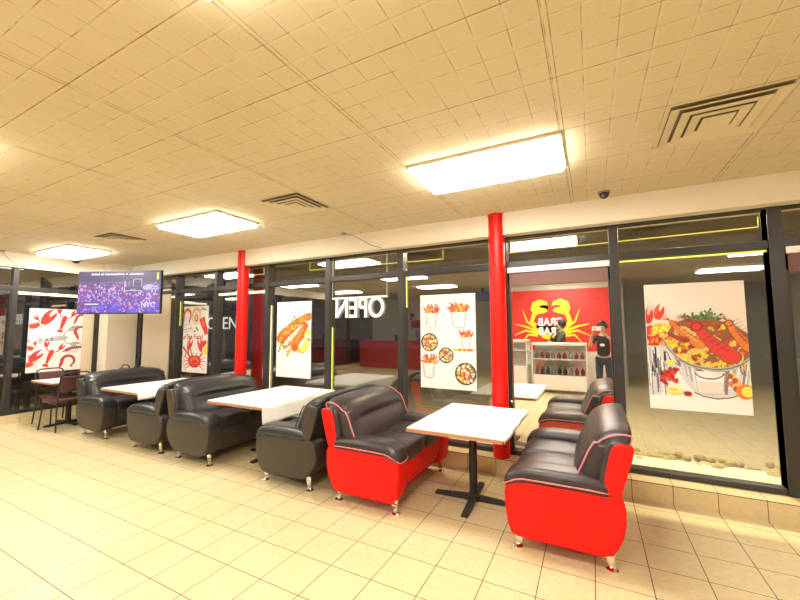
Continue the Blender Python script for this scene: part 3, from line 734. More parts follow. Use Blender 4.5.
# ------------------------------------------------------------------ sofas (local: x = forward, y along the seat, origin on the floor at the back edge)
BODY = [(.075, .485), (.035, .45), (.012, .38), (.015, .31), (.045, .235), (.095, .175), (.145, .13), (.22, .115), (.60, .105), (.675, .115), (.725, .15),
        (.762, .22), (.782, .31), (.785, .40), (.772, .45), (.74, .475), (.60, .48), (.30, .485)]
BODY_R = [(.085, .485), (.060, .45), (.052, .40), (.055, .32), (.072, .24), (.10, .175), (.135, .125), (.19, .105), (.62, .105), (.70, .108), (.742, .125), (.765, .18), (.778, .28), (.782, .38), (.772, .45), (.74, .475), (.60, .48), (.30, .485)]
def make_sofa(label, shell, pad, pipe, L=1.20, group=None):
    t = thing('loveseat', label, 'sofa', (0, 0, 0), 0, group)
    BODY = BODY_R if shell == 'red_vinyl' else globals()['BODY']
    h = L/2; aw = .185
    for s in (-1, 1):
        y0, y1 = (-h, -h+aw) if s < 0 else (h-aw, h)
        bm = prism(bmesh.new(), BODY, y0, y1, .022); ar = obj('arm', bm, shell, t, angle=50)
        # edge piping around the outer end of the arm
        ye = y0+.012 if s < 0 else y1-.012
        bm = bmesh.new(); tube(bm, [(u, ye, z) for u, z in BODY], .0035, 6, closed=True); obj('edge_piping', bm, pipe if shell != 'red_vinyl' else shell, ar, smooth=True)
        # padded arm cushion
        yc = (y0+y1)/2
        def fa(p, yc=yc):
            u = p.x/.31
            z = p.z
            droop = -.045*max(0, u-.55)**2/.2 + -.02*max(0, -u-.7)
            puff = .012*(1-u*u)*(1 if z > 0 else .3)
            wr = .004*sin(p.x*38+p.y*20)*(1 if z > 0 else 0)*max(0, -u)
            return Vector((.455+p.x+.03*(z < 0)*0, yc+p.y*(1+.04*cos(u*2)), .515+z+droop+puff+wr))
        bm = pillow(bmesh.new(), (.335, aw/2+.018, .052), .05, fa, 10, 3, 1); cu = obj('arm_cushion', bm, pad, t, smooth=True)
        ring = []
        for k in range(40):
            a = 2*pi*k/40; c, s2 = cos(a), sin(a); e = .28
            q = Vector(((.342)*math.copysign(abs(c)**e, c), (aw/2+.022)*math.copysign(abs(s2)**.4, s2), -.012)); ring.append(fa(q))
        bm = bmesh.new(); tube(bm, ring, .0045, 6, closed=True); obj('piping', bm, pipe, cu, smooth=True)
        # bolster block behind the arm with a coloured end panel
        ye0, ye1 = (y0+.004, y1-.01) if s < 0 else (y0+.01, y1-.004)
        bp = [(.085, .485), (.195, .485), (.190, .60), (.158, .74), (.14, .795), (.11, .815), (.04, .812), (.005, .79), (.01, .72), (.055, .58)]
        bo = obj('bolster', prism(bmesh.new(), bp, ye0, ye1, .02), pad, t, angle=50)
        pp = [(.075, .488), (.165, .488), (.158, .60), (.125, .75), (.105, .792), (.07, .808), (.006, .804), (-.008, .785), (.002, .73), (.045, .58)]
        ya, yb = (y0-.008, y0+.03) if s < 0 else (y1-.03, y1+.008)
        obj('bolster_panel', prism(bmesh.new(), pp, ya, yb, .012), shell, bo, angle=50)
    # base between the arms, front apron with seam
    bb = [(.10, .44), (.06, .36), (.07, .25), (.15, .14), (.58, .12), (.68, .13), (.728, .17), (.756, .26), (.764, .35), (.75, .40), (.72, .42)]
    ba = obj('base', prism(bmesh.new(), bb, -h+aw-.02, h-aw+.02, .004), shell, t, angle=50)
    bm = bmesh.new(); r = .10; yy = h-aw-.03
    path = [(-yy+.0, .40)]+[(-yy+r-r*cos(a), .27-r*sin(a)*1.0+.0) for a in [i/6*pi/2 for i in range(7)]]+[(yy-r+r*sin(a), .27-r*cos(a)) for a in [i/6*pi/2 for i in range(7)]]+[(yy, .40)]
    def fx(z):
        for (u0, z0), (u1, z1) in zip(bb[5:], bb[6:]):
            if z0 <= z <= z1: return u0+(u1-u0)*(z-z0)/(z1-z0)
        return .70
    tube(bm, [(fx(z)+.001, y, z) for y, z in path], .004, 6); obj('seam', bm, 'seam' if shell == 'red_vinyl' else 'blackpipe', ba, smooth=True)
    # back panel
    bk = [(.10, .42), (.20, .42), (.17, .66), (.13, .78), (.08, .80), (.03, .785), (.04, .68), (.07, .52)]
    obj('back_panel', prism(bmesh.new(), bk, -h+aw-.02, h-aw+.02, .004), shell if shell != 'red_vinyl' else pad, t, angle=50)
    # two seat cushions
    sw = (L-2*aw)/2
    for s in (-1, 1):
        def fs(p, s=s):
            u = p.x/.27; v = p.y/(sw/2)
            z = .435+p.z+.022*(1-u*u)*(1-v*v*.6)*(p.z > 0)
            z -= .05*max(0, u-.72)**2*10*(p.z > 0)*.25
            z -= .010*math.exp(-((u-.1)/.05)**2)*(p.z > 0)*.5
            return Vector((.50+p.x, s*sw/2+p.y, z))
        bm = pillow(bmesh.new(), (.265, sw/2-.001, .075), .04, fs, 8, 6, 1); cu = obj('seat_cushion', bm, pad, t, smooth=True)
        bm = bmesh.new(); tube(bm, [(.772-.012, s*sw/2+(k/10-.5)*(sw-.03), .405) for k in range(11)], .004, 6); obj('piping', bm, pipe, cu, smooth=True)
    # backrest cushion: tall pad leaning back, rolled over at the top, with a long crease
    bh = h-.045
    def fb(p):
        x, y, z = p; v = y/bh; w = z/.27
        front = x > 0
        x2 = x*(1+.25*(1-w*w)*0)+.015*(1-v*v)*front
        crease = math.exp(-((w-.22)/.13)**2)*max(0, 1-(abs(v)/.78)**6)
        x2 -= .034*crease*front
        x2 += .018*front*math.exp(-((w+.35)/.4)**2)
        zz = .640+z*.90+.012*cos(v*pi/2)*(w > 0)-.03*abs(v)**5*(w > .6)
        lean = -.30*(z+.27)-.16*max(0, w-.3)**2
        if w > .5 : x2 *= 1+.35*(w-.5)
        uu = .262+x2+lean; uu = uu if uu > .05 else .05-.065*math.tanh((.05-uu)/.065)
        return Vector((uu, y, zz))
    bm = pillow(bmesh.new(), (.105, bh, .27), .095, fb, 3, 14, 16); bc = obj('backrest_cushion', bm, pad, t, smooth=True)
    for s in (-1, 1):
        ring = []
        for k in range(44):
            a = 2*pi*k/44; c, s2 = cos(a), sin(a)
            q = Vector((.094*math.copysign(abs(c)**.65, c), s*(bh-.018), .262*math.copysign(abs(s2)**.55, s2)))
            g = fb(q); g.y = s*(bh-.018); ring.append(g)
        bm = bmesh.new(); tube(bm, ring, .0055, 6, closed=True); obj('piping', bm, pipe, bc, smooth=True)
    # chrome feet: slotted slanting plate on a round disc
    for sx, ux in ((-1, .155), (1, .70)):
        for sy in (-1, 1):
            yy = sy*(h-.085); d = .018*sx; yo_ = sy*.0
            bm = bmesh.new()
            def q(z0, z1, w0, w1, t0=0., t1=1.):
                a = Vector((ux+d*(1-z0/.125), yy+yo_, z0)); b = Vector((ux+d*(1-z1/.125), yy+yo_, z1)); th = .006
                vs = [bm.verts.new((P.x+dx*w, P.y+dy, P.z)) for P, w in ((a, w0), (b, w1)) for dx, dy in ((-1, -th), (1, -th), (1, th), (-1, th))]
                for f in ((0, 1, 2, 3), (7, 6, 5, 4), (0, 4, 5, 1), (1, 5, 6, 2), (2, 6, 7, 3), (3, 7, 4, 0)): bm.faces.new([vs[i] for i in f])
            q(.014, .045, .015, .020); q(.045, .075, .020, .024); q(.075, .128, .024, .032)
            tube(bm, [(ux+d*.6-.018, yy-.011, .052), (ux+d*.6+.018, yy-.011, .052)], .005, 8); tube(bm, [(ux+d*.4-.02, yy-.011, .078), (ux+d*.4+.02, yy-.011, .078)], .005, 8)
            ft = obj('foot', bm, 'chrome', t)
            bm = bmesh.new(); lathe(bm, [(.036, 0), (.036, .006), (.026, .014), (.012, .020)], (ux+d, yy, 0), 20); obj('foot_disc', bm, 'chrome', ft, angle=40)
    return t
def place(o, back_x, yc, face, label, **k):
    o.location = (back_x, yc, 0); o.rotation_euler = (0, 0, 0 if face > 0 else pi); o['label'] = label
YC = 3.315
red = make_sofa('red', 'red_vinyl', 'dark_vinyl', 'pink')
red2 = copy_tree(red)
place(red, .195, YC, -1, 'red and dark brown loveseat nearest the viewer, right of the white table')
place(red2, -2.215, YC+.0, 1, 'red and dark brown loveseat left of the nearest table, backed against a grey one')
blk = make_sofa('black', 'char_vinyl', 'black_vinyl', 'blackpipe')
b2, b3, b4 = copy_tree(blk), copy_tree(blk), copy_tree(blk)
place(blk, -2.295, YC+.02, -1, 'charcoal loveseat back to back with the red one, facing the draped table')
place(b2, -4.585, YC-.0, 1, 'black loveseat left of the draped table, in front of the farther red column')
place(b3, -4.655, YC-.0, -1, 'black loveseat facing left, right of the third table from the viewer')
place(b4, -6.83, YC+.0, 1, 'farthest black loveseat, right of the small chairs under the television')

# ------------------------------------------------------------------ tables
def make_table(label, cx, cy, w, d, foot=.33):
    t = thing('restaurant_table', label, 'table', (cx, cy, 0))
    obj('tabletop', BX(-w/2, w/2, -d/2, d/2, .684, .713, bev=.003), 'laminate', t)
    bm = bmesh.new(); e = .004
    for a in ((-w/2-e, w/2+e, -d/2-e, -d/2+.001), (-w/2-e, w/2+e, d/2-.001, d/2+e), (-w/2-e, -w/2+.001, -d/2, d/2), (w/2-.001, w/2+e, -d/2, d/2)): box(bm, *a, .684, .711)
    obj('edge_band', bm, 'woodedge', t)
    bm = bmesh.new(); lathe(bm, [(.036, .02), (.036, .684)], n=20); obj('post', bm, 'blackmetal', t, angle=40)
    bm = bmesh.new(); box(bm, -.10, .10, -.10, .10, .670, .683); obj('mount_plate', bm, 'blackmetal', t)
    bm = bmesh.new()
    for a in (0, 1, 2, 3):
        r = a*pi/2+.06; q = bmesh.new(); n_ = 6
        for i in range(n_):
            x0, x1 = .02+i*foot/n_, .02+(i+1)*foot/n_
            z0, z1 = .045-.022*i/n_, .045-.022*(i+1)/n_
            v = [q.verts.new(p) for p in ((x0, -.030, .0), (x1, -.030, .0), (x1, .030, 0), (x0, .030, 0), (x0, -.022, z0), (x1, -.022, z1), (x1, .022, z1), (x0, .022, z0))]
            for f in ((0, 3, 2, 1), (4, 5, 6, 7), (0, 1, 5, 4), (2, 3, 7, 6)): q.faces.new([v[j] for j in f])
            if i == n_-1: q.faces.new([v[j] for j in (1, 2, 6, 5)])
        bmesh.ops.rotate(q, matrix=Matrix.Rotation(r, 3, 'Z'), verts=q.verts[:], cent=(0, 0, 0))
        me = bpy.data.meshes.new('x'); q.to_mesh(me); q.free(); bm.from_mesh(me)
    lathe(bm, [(.06, .0), (.06, .045), (.042, .06)], n=20)
    obj('cross_base', bm, 'blackmetal', t)
    return t
def cover(label, cx, cy, w, d, dx0, dx1, dy0, dy1, z=.7155, seed=0, skew=0):
    """paper/plastic sheet lying on the top and folding over its edges by the given overhangs (metres; negative = stops short)"""
    rnd = random.Random(seed); bm = bmesh.new(); nx, ny = 34, 40
    X = [-w/2-dx0+(w+dx0+dx1)*i/nx for i in range(nx+1)]; Y = [-d/2-dy0+(d+dy0+dy1)*j/ny for j in range(ny+1)]
    g = []
    for i, x in enumerate(X):
        row = []
        for j, y in enumerate(Y):
            ox = max(0, abs(x)-w/2); oy = max(0, abs(y)-d/2); sx = math.copysign(1, x); sy = math.copysign(1, y)
            px = x; py = y; pz = z
            if ox > 0:
                b = min(ox, .02); px = sx*(w/2+.008+b*.5+.10*max(0, ox-.02)+.010*sin(y*17+seed)*min(1, ox/.08)); pz -= max(0, ox-.006)*.98
            if oy > 0:
                b = min(oy, .02); py = sy*(d/2+.008+b*.5+.10*max(0, oy-.02)+.010*sin(x*15)*min(1, oy/.08)); pz -= max(0, oy-.006)*.98
            if ox == 0 and oy == 0: pz += .0012*sin(x*9+seed)*sin(y*7)+.0012
            row.append(bm.verts.new((px, py, pz)))
        g.append(row)
    for i in range(nx):
        for j in range(ny): bm.faces.new([g[i][j], g[i+1][j], g[i+1][j+1], g[i][j+1]])
    o = obj('table_cover', bm, 'paper', smooth=True); o.location = (cx, cy, 0)
    md = o.modifiers.new('thick', 'SOLIDIFY'); md.thickness = .0015; md.offset = 1
    return tag(o, label, 'table cover')
make_table('nearest restaurant table with black cross base, between the two red loveseats', -1.0, 3.35, .775, 1.13)
cover('white sheet over the nearest table, between the two red loveseats', -1.0, 3.35, .775, 1.13, -.002, .035, -.002, .01, seed=1)
make_table('restaurant table between the charcoal and black loveseats, under a draped white cover', -3.53, 3.42, .86, 1.22)
cover('white cover hanging over the right side of the middle table', -3.53, 3.42, .86, 1.22, -.004, .19, -.002, .04, seed=2)
make_table('restaurant table before the farthest black loveseat, with a white cover', -5.68, 3.31, .90, 1.18)
cover('white cover folded over the right side of the table before the farthest loveseat', -5.68, 3.31, .90, 1.18, -.004, .10, -.002, .03, seed=3)
make_table('small pale table among the metal chairs at far left', -7.72, 2.98, .76, .72, .28)

# ------------------------------------------------------------------ metal chairs
def make_chair(label):
    t = thing('metal_chair', label, 'chair', (0, 0, 0))
    # local: x forward, seat at .45
    bm = pillow(bmesh.new(), (.20, .20, .028), .022, lambda p: Vector((p.x+.0, p.y*(1-.08*(p.x < 0)), .44+p.z)), 3, 3, 1); obj('seat', bm, 'brownpad', t, smooth=True)
    bm = pillow(bmesh.new(), (.018, .17, .12), .016, lambda p: Vector((-.235+p.x-.18*p.z+.02*(p.y/.17)**2, p.y, .70+p.z)), 1, 4, 4); obj('backrest', bm, 'brownpad', t, smooth=True)
    r = .011
    bm = bmesh.new()
    tube(bm, [(-.20, -.19, .42), (-.235, -.195, .62), (-.265, -.195, .80), (-.275, -.175, .85), (-.28, -.13, .872), (-.28, 0, .876), (-.28, .13, .872), (-.275, .175, .85), (-.265, .195, .80), (-.235, .195, .62), (-.20, .19, .42)], r, 8)
    obj('back_frame', bm, 'blackmetal', t, smooth=True)
    bm = bmesh.new(); tube(bm, [(.19, -.18, .415), (-.19, -.18, .415), (-.19, .18, .415), (.19, .18, .415)], .009, 8, closed=True); obj('seat_frame', bm, 'blackmetal', t, smooth=True)
    for sy in (-1, 1):
        bm = bmesh.new(); tube(bm, [(.17, sy*.18, .42), (.215, sy*.205, .0)], r, 8); obj('leg', bm, 'blackmetal', t, smooth=True)
        bm = bmesh.new(); tube(bm, [(-.20, sy*.19, .43), (-.25, sy*.21, .0)], r, 8); obj('leg', bm, 'blackmetal', t, smooth=True)
    return t
ch = make_chair('x')
def pc(o, x, y, deg, lab): o.location = (x, y, 0); o.rotation_euler = (0, 0, radians(deg)); o['label'] = lab
c2, c3, c4 = copy_tree(ch), copy_tree(ch), copy_tree(ch)
pc(ch, -7.95, 2.93, 8, 'leftmost metal chair with brown pads, pushed in at the left end of the pale table')
pc(c2, -7.40, 2.80, 186, 'metal chair with black back hoop right of the pale table, nearest the farthest loveseat')
pc(c3, -7.75, 3.52, -100, 'metal chair behind the pale table, below the right edge of the lobster poster')
pc(c4, -7.12, 3.45, -90, 'metal chair whose black hoop shows behind the farthest loveseat')

# ------------------------------------------------------------------ television
def tv_screen_mat():
    m, nt, b = newmat('television_picture'); n = N(nt); v, o = xyz(nt)
    vo = nt.nodes.new('ShaderNodeTexVoronoi'); vo.inputs['Scale'].default_value = 42; nt.links.new(v, vo.inputs['Vector'])
    sp = nt.nodes.new('ShaderNodeSeparateColor'); nt.links.new(vo.outputs['Color'], sp.inputs[0])
    c = n.mix(sp.outputs[0], (.04, .03, .22), (.30, .14, .45)); c = n.mix(n.m('GREATER_THAN', sp.outputs[1], .78), c, (.62, .42, .75)); c = n.mix(n.m('GREATER_THAN', sp.outputs[2], .86), c, (.45, .06, .22))
    low = n.ramp(o[2], .0, -.36); c = n.mix(n.m('MULTIPLY', low, n.ramp(n.noise(v, 6, 3), .4, .6)), c, (.10, .10, .75))
    up = n.ramp(o[2], .10, .20); c = n.mix(up, c, (.08, .06, .16))
    nt.links.new(c, b.inputs['Emission Color']); b.inputs['Emission Strength'].default_value = .55; b.inputs['Base Color'].default_value = (.01, .01, .012, 1); b.inputs['Roughness'].default_value = .3
    return m
M['tv'] = tv_screen_mat()
M['tvw'] = mat('screen_white', (.1, .1, .1), .4, emit=(.85, .8, .95), es=.42)
M['tvb'] = mat('screen_blue', (.02, .03, .1), .4, emit=(.05, .28, .95), es=.45)
M['tvd'] = mat('screen_dark', (.02, .02, .03), .4, emit=(.10, .09, .25), es=.35)
M['tvy'] = mat('screen_yellow', (.1, .1, .02), .4, emit=(.95, .8, .1), es=.45)
pA, pB = Vector((-7.78, 3.03)), Vector((-6.42, 3.63))
dd = pB-pA; rz = math.atan2(dd.y, dd.x); W = dd.length; cen = (pA+pB)/2
t = thing('television', 'large wall television showing a purple basketball crowd', 'television', (cen.x, cen.y, 2.163), rz)
H = .735
obj('housing', BX(-W/2, W/2, .0, .045, -H/2, H/2, bev=.006), 'blackplastic', t)
sc = obj('screen', BX(-W/2+.012, W/2-.012, -.003, .001, -H/2+.018, H/2-.012), 'tv', t)
y = -.006
def tvb(name, a, m, d=0): return obj(name, BX(a[0], a[1], y-.001-d, y+.002, a[2], a[3]), m, sc)
bm = bmesh.new(); rnd = random.Random(2); x = -.50
while x < .42:
    w = rnd.uniform(.018, .034)
    if rnd.random() > .14: box(bm, x, x+w*.75, y-.001, y+.002, .292+rnd.uniform(0, .006), .322-rnd.uniform(0, .006))
    x += w
obj('caption_bar', bm, 'tvw', sc)
bm = bmesh.new()
for a in ((.10, .106, .02, .20), (.10, .40, .02, .028), (.25, .255, .10, .22), (.40, .406, .10, .22), (.25, .406, .215, .222), (.20, .30, .04, .05)): box(bm, a[0], a[1], y-.001, y+.002, a[2], a[3])
obj('backboard', bm, 'tvw', sc)
tvb('backboard_shade', (.11, .395, .028, .095), 'tvd'); tvb('backboard_shade', (.262, .40, .10, .212), 'tvd')
tvb('score_box', (-.62, -.33, -.235, -.165), 'tvd'); tvb('score_box', (-.60, -.35, -.215, -.190), 'tvw', .001)
tvb('channel_mark', (.665, .70, .21, .33), 'tvy')
tvb('advert_panel', (.43, .70, .035, .105), 'tvb')
text_obj('lettering', 'GEICO', .085, 'tvw', sc, (.565, y-.004, .07), (pi/2, 0, 0), .001, bold=.002)
text_obj('lettering', 'NYC', .12, 'tvw', sc, (.53, y-.004, -.22), (pi/2, 0, 0), .001, bold=.002)
bm = bmesh.new(); tube(bm, [(-.0, .05, 0), (-.1, .25, .0), (-.805, .76, 0)], .025, 10); box(bm, -.15, .15, .045, .06, -.12, .12); obj('wall_bracket', bm, 'blackmetal', t)

# ------------------------------------------------------------------ room behind the viewer, seen mirrored in the glass
M['mural'] = mat('mural_red', (.62, .035, .025), .5, noise=.06, nscale=3)
struct('wall_partition', BX(-2.35, .75, -2.74, -2.62, 0, CH), 'greywall')
t = thing('wall_mural', 'red wall mural with a yellow crab and white words, mirrored in the door glass', 'mural', (.70, -2.615, .9), pi)
obj('sheet', BX(0, 3.0, 0, .004, 0, 1.70), 'mural', t)
A = Art(3.0, 1.70); A.k = 2; A.at(0, 0); rnd = random.Random(9)
for k in range(46):
    x, y_, a = rnd.uniform(.1, 2.9), rnd.uniform(.15, 1.62), rnd.uniform(0, 6.28); r1 = rnd.uniform(.08, .22)
    A.arc(x, y_, r1, r1*.5, a, a+rnd.uniform(1.5, 3.5), .012, 'black', .004, 7)
A.done('line_drawing', t)
A = Art(3.0, 1.70); A.k = 60
mx = 1.72
A.at(mx, .58, 1, 0, 1)
for s in (-1, 1):
    A.line([(s*.34, .05), (s*.50, .22), (s*.44, .42), (s*.30, .52)], .12, 'crabyellow', .10)
    A.poly([(s*.42, .40), (s*.52, .58), (s*.46, .78), (s*.28, .86), (s*.10, .80), (s*.04, .68), (s*.2, .70), (s*.32, .64), (s*.12, .60), (s*.06, .52), (s*.2, .46), (s*.34, .44)], 'crabyellow')
    for k, (a, b) in enumerate((((.62, .22), (.74, .56)), ((.70, .10), (.96, .16)), ((.68, -.02), (.98, -.16)), ((.60, -.14), (.80, -.38)))):
        A.line([(s*.34, .02-.06*k), (s*a[0], a[1]), (s*b[0], b[1])], .085, 'crabyellow', .015)
A.poly([(-.42, .12), (-.36, -.08), (-.2, -.24), (0, -.28), (.2, -.24), (.36, -.08), (.42, .12), (.3, -.02), (0, -.16), (-.3, -.02)], 'crabyellow')
A.done('crab_drawing', t)
text_obj('lettering', 'GRAB', .30, 'sign', t, (mx, -.008, .58+.21), (pi/2, 0, 0), .002, bold=.006, xs=.86)
text_obj('lettering', 'CRAB', .30, 'sign', t, (mx, -.008, .58-.05), (pi/2, 0, 0), .002, bold=.006, xs=.86)

def case(lab, cx, cy, w, h, group=None, base=.42):
    t = thing('display_case', lab, 'display case', (cx, cy, 0), pi)
    d = .30
    obj('cabinet', BX(-w/2, w/2, -d, d, .08, base, bev=.01), 'alu', t)
    bm = bmesh.new()
    for x in (-w/2, w/2-.025):
        for y_ in (-d, d-.025): box(bm, x, x+.025, y_, y_+.025, 0, h)
    for z in (h-.03, base+.36): 
        box(bm, -w/2, w/2, -d, -d+.02, z, z+.03)
    box(bm, -w/2, w/2, -d, d, h, h+.02)
    obj('frame', bm, 'alu', t)
    obj('shelf', BX(-w/2+.03, w/2-.03, -d+.03, d-.03, base+.34, base+.355), 'alu', t)
    obj('front_glass', BX(-w/2+.025, w/2-.025, -d-.003, -d+.001, base, h-.03), 'clear', t)
    obj('lamp_tube', BX(-w/2+.05, w/2-.05, -d+.04, -d+.06, h-.035, h-.02), 'ledwarm', t)
    obj('back_panel', BX(-w/2+.02, w/2-.02, d-.02, d, base, h), 'alu', t)
    return t
case('glass display case with trays of bottles, mirrored in the door glass', -.72, -1.25, 1.20, 1.15)
for z, n_, c in ((.775, 9, 'ink_dred'), (.42, 9, 'blackplastic')):
    for k in range(n_):
        bm = bmesh.new(); lathe(bm, [(.038, 0), (.045, .10), (.02, .14), (.018, .18)], n=10)
        o = obj('bottle', bm, c if k % 3 else 'greyplastic', angle=50); o.location = (-1.22+k*.125, -1.10, z+.001); tag(o, 'small dark bottle on a display case shelf', 'bottle', 'bottles in the display case')
case('smaller white display cabinet left of the bottle case, mirrored in the door glass', -1.72, -1.15, .62, 1.22, base=.62)
# red counter with monitor and plant
t = thing('service_counter', 'red service counter behind the viewer, mirrored in the window', 'counter', (-6.6, -4.3, 0))
obj('counter_body', BX(-1.70, 1.9, -.30, .30, 0, 1.03, bev=.006), 'red_counter', t)
obj('counter_top', BX(-1.73, 1.93, -.33, .33, 1.03, 1.07, bev=.005), 'red_counter', t)
t = thing('register_monitor', 'small black cash register monitor on the red counter', 'monitor', (-5.75, -4.2, 1.07), pi+.3)
obj('stand', BX(-.09, .09, -.07, .07, 0, .03, bev=.005), 'blackplastic', t); obj('neck', BX(-.02, .02, -.015, .015, .03, .14), 'blackplastic', t)
obj('screen', BX(-.20, .20, -.02, .02, .13, .40, bev=.008), 'blackplastic', t); obj('display', BX(-.18, .18, -.023, -.018, .15, .38), 'greyplastic', t)
t = thing('potted_plant', 'small spiky green plant on the red counter', 'plant', (-6.75, -4.2, 1.07))
bm = bmesh.new(); lathe(bm, [(.05, 0), (.075, .10), (.068, .10), (.045, .02)], n=16); obj('pot', bm, 'blackplastic', t, angle=40)
bm = bmesh.new(); rnd = random.Random(1)
for k in range(14):
    a = k*2.4; L = rnd.uniform(.18, .32); w = .014
    p = [Vector((cos(a)*L*u*.75, sin(a)*L*u*.75, .09+L*(u-.35*u*u))) for u in (0, .35, .7, 1)]; n2 = Vector((-sin(a), cos(a), 0))
    for i in range(3):
        w0, w1 = w*(1-.2*i), w*(1-.2*(i+1)) if i < 2 else .001
        vs = [bm.verts.new(x) for x in (p[i]-n2*w0, p[i]+n2*w0, p[i+1]+n2*w1, p[i+1]-n2*w1)]; bm.faces.new(vs)
        lo = [bm.verts.new(x) for x in (p[i]-n2*w0-Vector((0, 0, .003)), p[i]+n2*w0-Vector((0, 0, .003)), p[i+1]+n2*w1-Vector((0, 0, .003)), p[i+1]-n2*w1-Vector((0, 0, .003)))]; bm.faces.new(lo[::-1])
obj('leaves', bm, 'leaf', t)
t = thing('wall_art', 'dark red line drawing on the pale wall behind the counter', 'wall art', (-5.6, Y0+.006, 1.25), pi)
obj('sheet', BX(0, 1.5, 0, .003, 0, .9), 'greywall', t)
A = Art(1.5, .9); A.k = 2; crab(A, .75, .45, .6, 0, 'dred', 'black', 'wred'); A.done('crab_drawing', t)
t = thing('menu_screen', 'glowing blue menu screen behind the viewer, mirrored beside the near red column', 'screen', (-3.0, -2.9, 2.52))
t.rotation_euler = (0, 0, pi)
obj('housing', BX(-.55, .55, 0, .04, -.14, .14, bev=.005), 'blackplastic', t); obj('ceiling_bracket', BX(-.03, .03, .04, .07, -.05, CH-2.52), 'blackmetal', t); obj('display', BX(-.53, .53, -.003, .001, -.12, .12), 'tvd', t)

# ------------------------------------------------------------------ people (seen mirrored in the door glass)
def skinmesh(name, joints, edges, m, parent, root=0, sub=2):
    me = bpy.data.meshes.new(name); me.from_pydata([j[:3] for j in joints], edges, [])
    o = link(bpy.data.objects.new(name, me), parent); me.materials.append(M[m])
    sk = o.modifiers.new('skin', 'SKIN'); sk.use_smooth_shade = True
    for i, j in enumerate(joints):
        v = me.skin_vertices[0].data[i]; r = j[3]; v.radius = (r, j[4] if len(j) > 4 else r); v.use_root = (i == root)
    ss = o.modifiers.new('sub', 'SUBSURF'); ss.levels = sub; ss.render_levels = sub
    return o
def chain(P): return [(i, i+1) for i in range(len(P)-1)]
def person(label, loc, rz, shirt, arms, sleeve=.55, hair_long=True, height=1.62, grip=False):
    t = thing('person', label, 'person', loc, rz); k = height/1.70
    J = {}
    pts = [('pel', 0, 0, .95, .13, .10), ('wst', 0, 0, 1.10, .115, .085), ('chs', 0, .0, 1.28, .14, .10), ('nck0', 0, -.01, 1.41, .075, .065), ('nck', 0, -.0, 1.48, .05, .05), ('hd0', 0, .02, 1.55, .065, .07), ('hd1', 0, .015, 1.62, .076, .09), ('hd2', 0, .005, 1.675, .05, .06)]
    js = []; E_ = []; idx = {}
    def add(n_, x, y_, z, *r): idx[n_] = len(js); js.append((x*k, y_*k, z*k)+tuple(q*k for q in r)); return idx[n_]
    for p in pts: add(*p)
    names = [p[0] for p in pts]; E_ += [(idx[a], idx[b]) for a, b in zip(names, names[1:])]
    for s, S_ in ((-1, 'l'), (1, 'r')):
        add('hip'+S_, s*.09, 0, .88, .085); add('kn'+S_, s*.10, .01, .50, .055); add('an'+S_, s*.10, -.01, .09, .038); add('to'+S_, s*.11, .13, .03, .03)
        E_ += [(idx['pel'], idx['hip'+S_]), (idx['hip'+S_], idx['kn'+S_]), (idx['kn'+S_], idx['an'+S_]), (idx['an'+S_], idx['to'+S_])]
        el, wr, pa = arms[s]
        add('sh'+S_, s*.17, 0, 1.37, .055); add('el'+S_, *el, .040); add('wr'+S_, *wr, .027); add('pa'+S_, *pa, .034, .018)
        E_ += [(idx['nck0'], idx['sh'+S_]), (idx['sh'+S_], idx['el'+S_]), (idx['el'+S_], idx['wr'+S_]), (idx['wr'+S_], idx['pa'+S_])]
    skinmesh('body', js, E_, 'skin', t)
    # face details
    bm = bmesh.new(); ball(bm, (0, .115*k, 1.595*k), .016*k, .8, 1, 1.3, 8); 
    for s in (-1, 1): ball(bm, (s*.078*k, .01*k, 1.60*k), .02*k, .4, 1, 1.5, 8)
    obj('nose_and_ears', bm, 'skin', t, smooth=True)
    bm = bmesh.new()
    for s in (-1, 1): ball(bm, (s*.030*k, .098*k, 1.622*k), .010*k, 1.4, .6, .8, 8)
    obj('eye', bm, 'blackplastic', t, smooth=True)
    bm = bmesh.new(); ball(bm, (0, .098*k, 1.555*k), .012*k, 2, .6, .5, 8); obj('mouth', bm, 'ink_wred', t, smooth=True)
    # clothing
    g = lambda n_, f=1.0, dz=0: (js[idx[n_]][0], js[idx[n_]][1], js[idx[n_]][2]+dz)
    SJ = [(*g('pel', dz=-.03), .145*k, .115*k), (*g('wst'), .135*k, .105*k), (*g('chs'), .152*k, .115*k), (*g('nck0'), .085*k, .075*k)]; SE = [(0, 1), (1, 2), (2, 3)]
    for S_ in 'lr':
        a, b, c = Vector(g('sh'+S_)), Vector(g('el'+S_)), Vector(g('wr'+S_)); i = len(SJ)
        if sleeve <= 1: e = a.lerp(b, sleeve); SJ += [(*a, .068*k), (*e, .058*k)]; SE += [(3, i), (i, i+1)]
        else: e = b.lerp(c, .9); SJ += [(*a, .068*k), (*b, .052*k), (*e, .038*k)]; SE += [(3, i), (i, i+1), (i+1, i+2)]
    skinmesh('shirt', SJ, SE, shirt, t)
    TJ = [(*g('pel', dz=-.02), .14*k, .11*k)]; TE = []
    for S_ in 'lr':
        i = len(TJ); TJ += [(*g('hip'+S_), .098*k), (*g('kn'+S_), .068*k), (*g('an'+S_), .055*k)]; TE += [(0, i), (i, i+1), (i+1, i+2)]
    skinmesh('trousers', TJ, TE, 'jeans', t)
    for s in (-1, 1):
        bm = bmesh.new(); ball(bm, (s*.105*k, .055*k, .04*k), .06*k, .75, 2.1, .66, 12); obj('shoe', bm, 'blackplastic', t, smooth=True)
    # hair
    HJ = [(0, -.01*k, 1.675*k, .10*k, .10*k), (0, -.035*k, 1.60*k, .108*k, .085*k), (0, -.06*k, 1.54*k, .07*k if hair_long else .05*k, .045*k)]
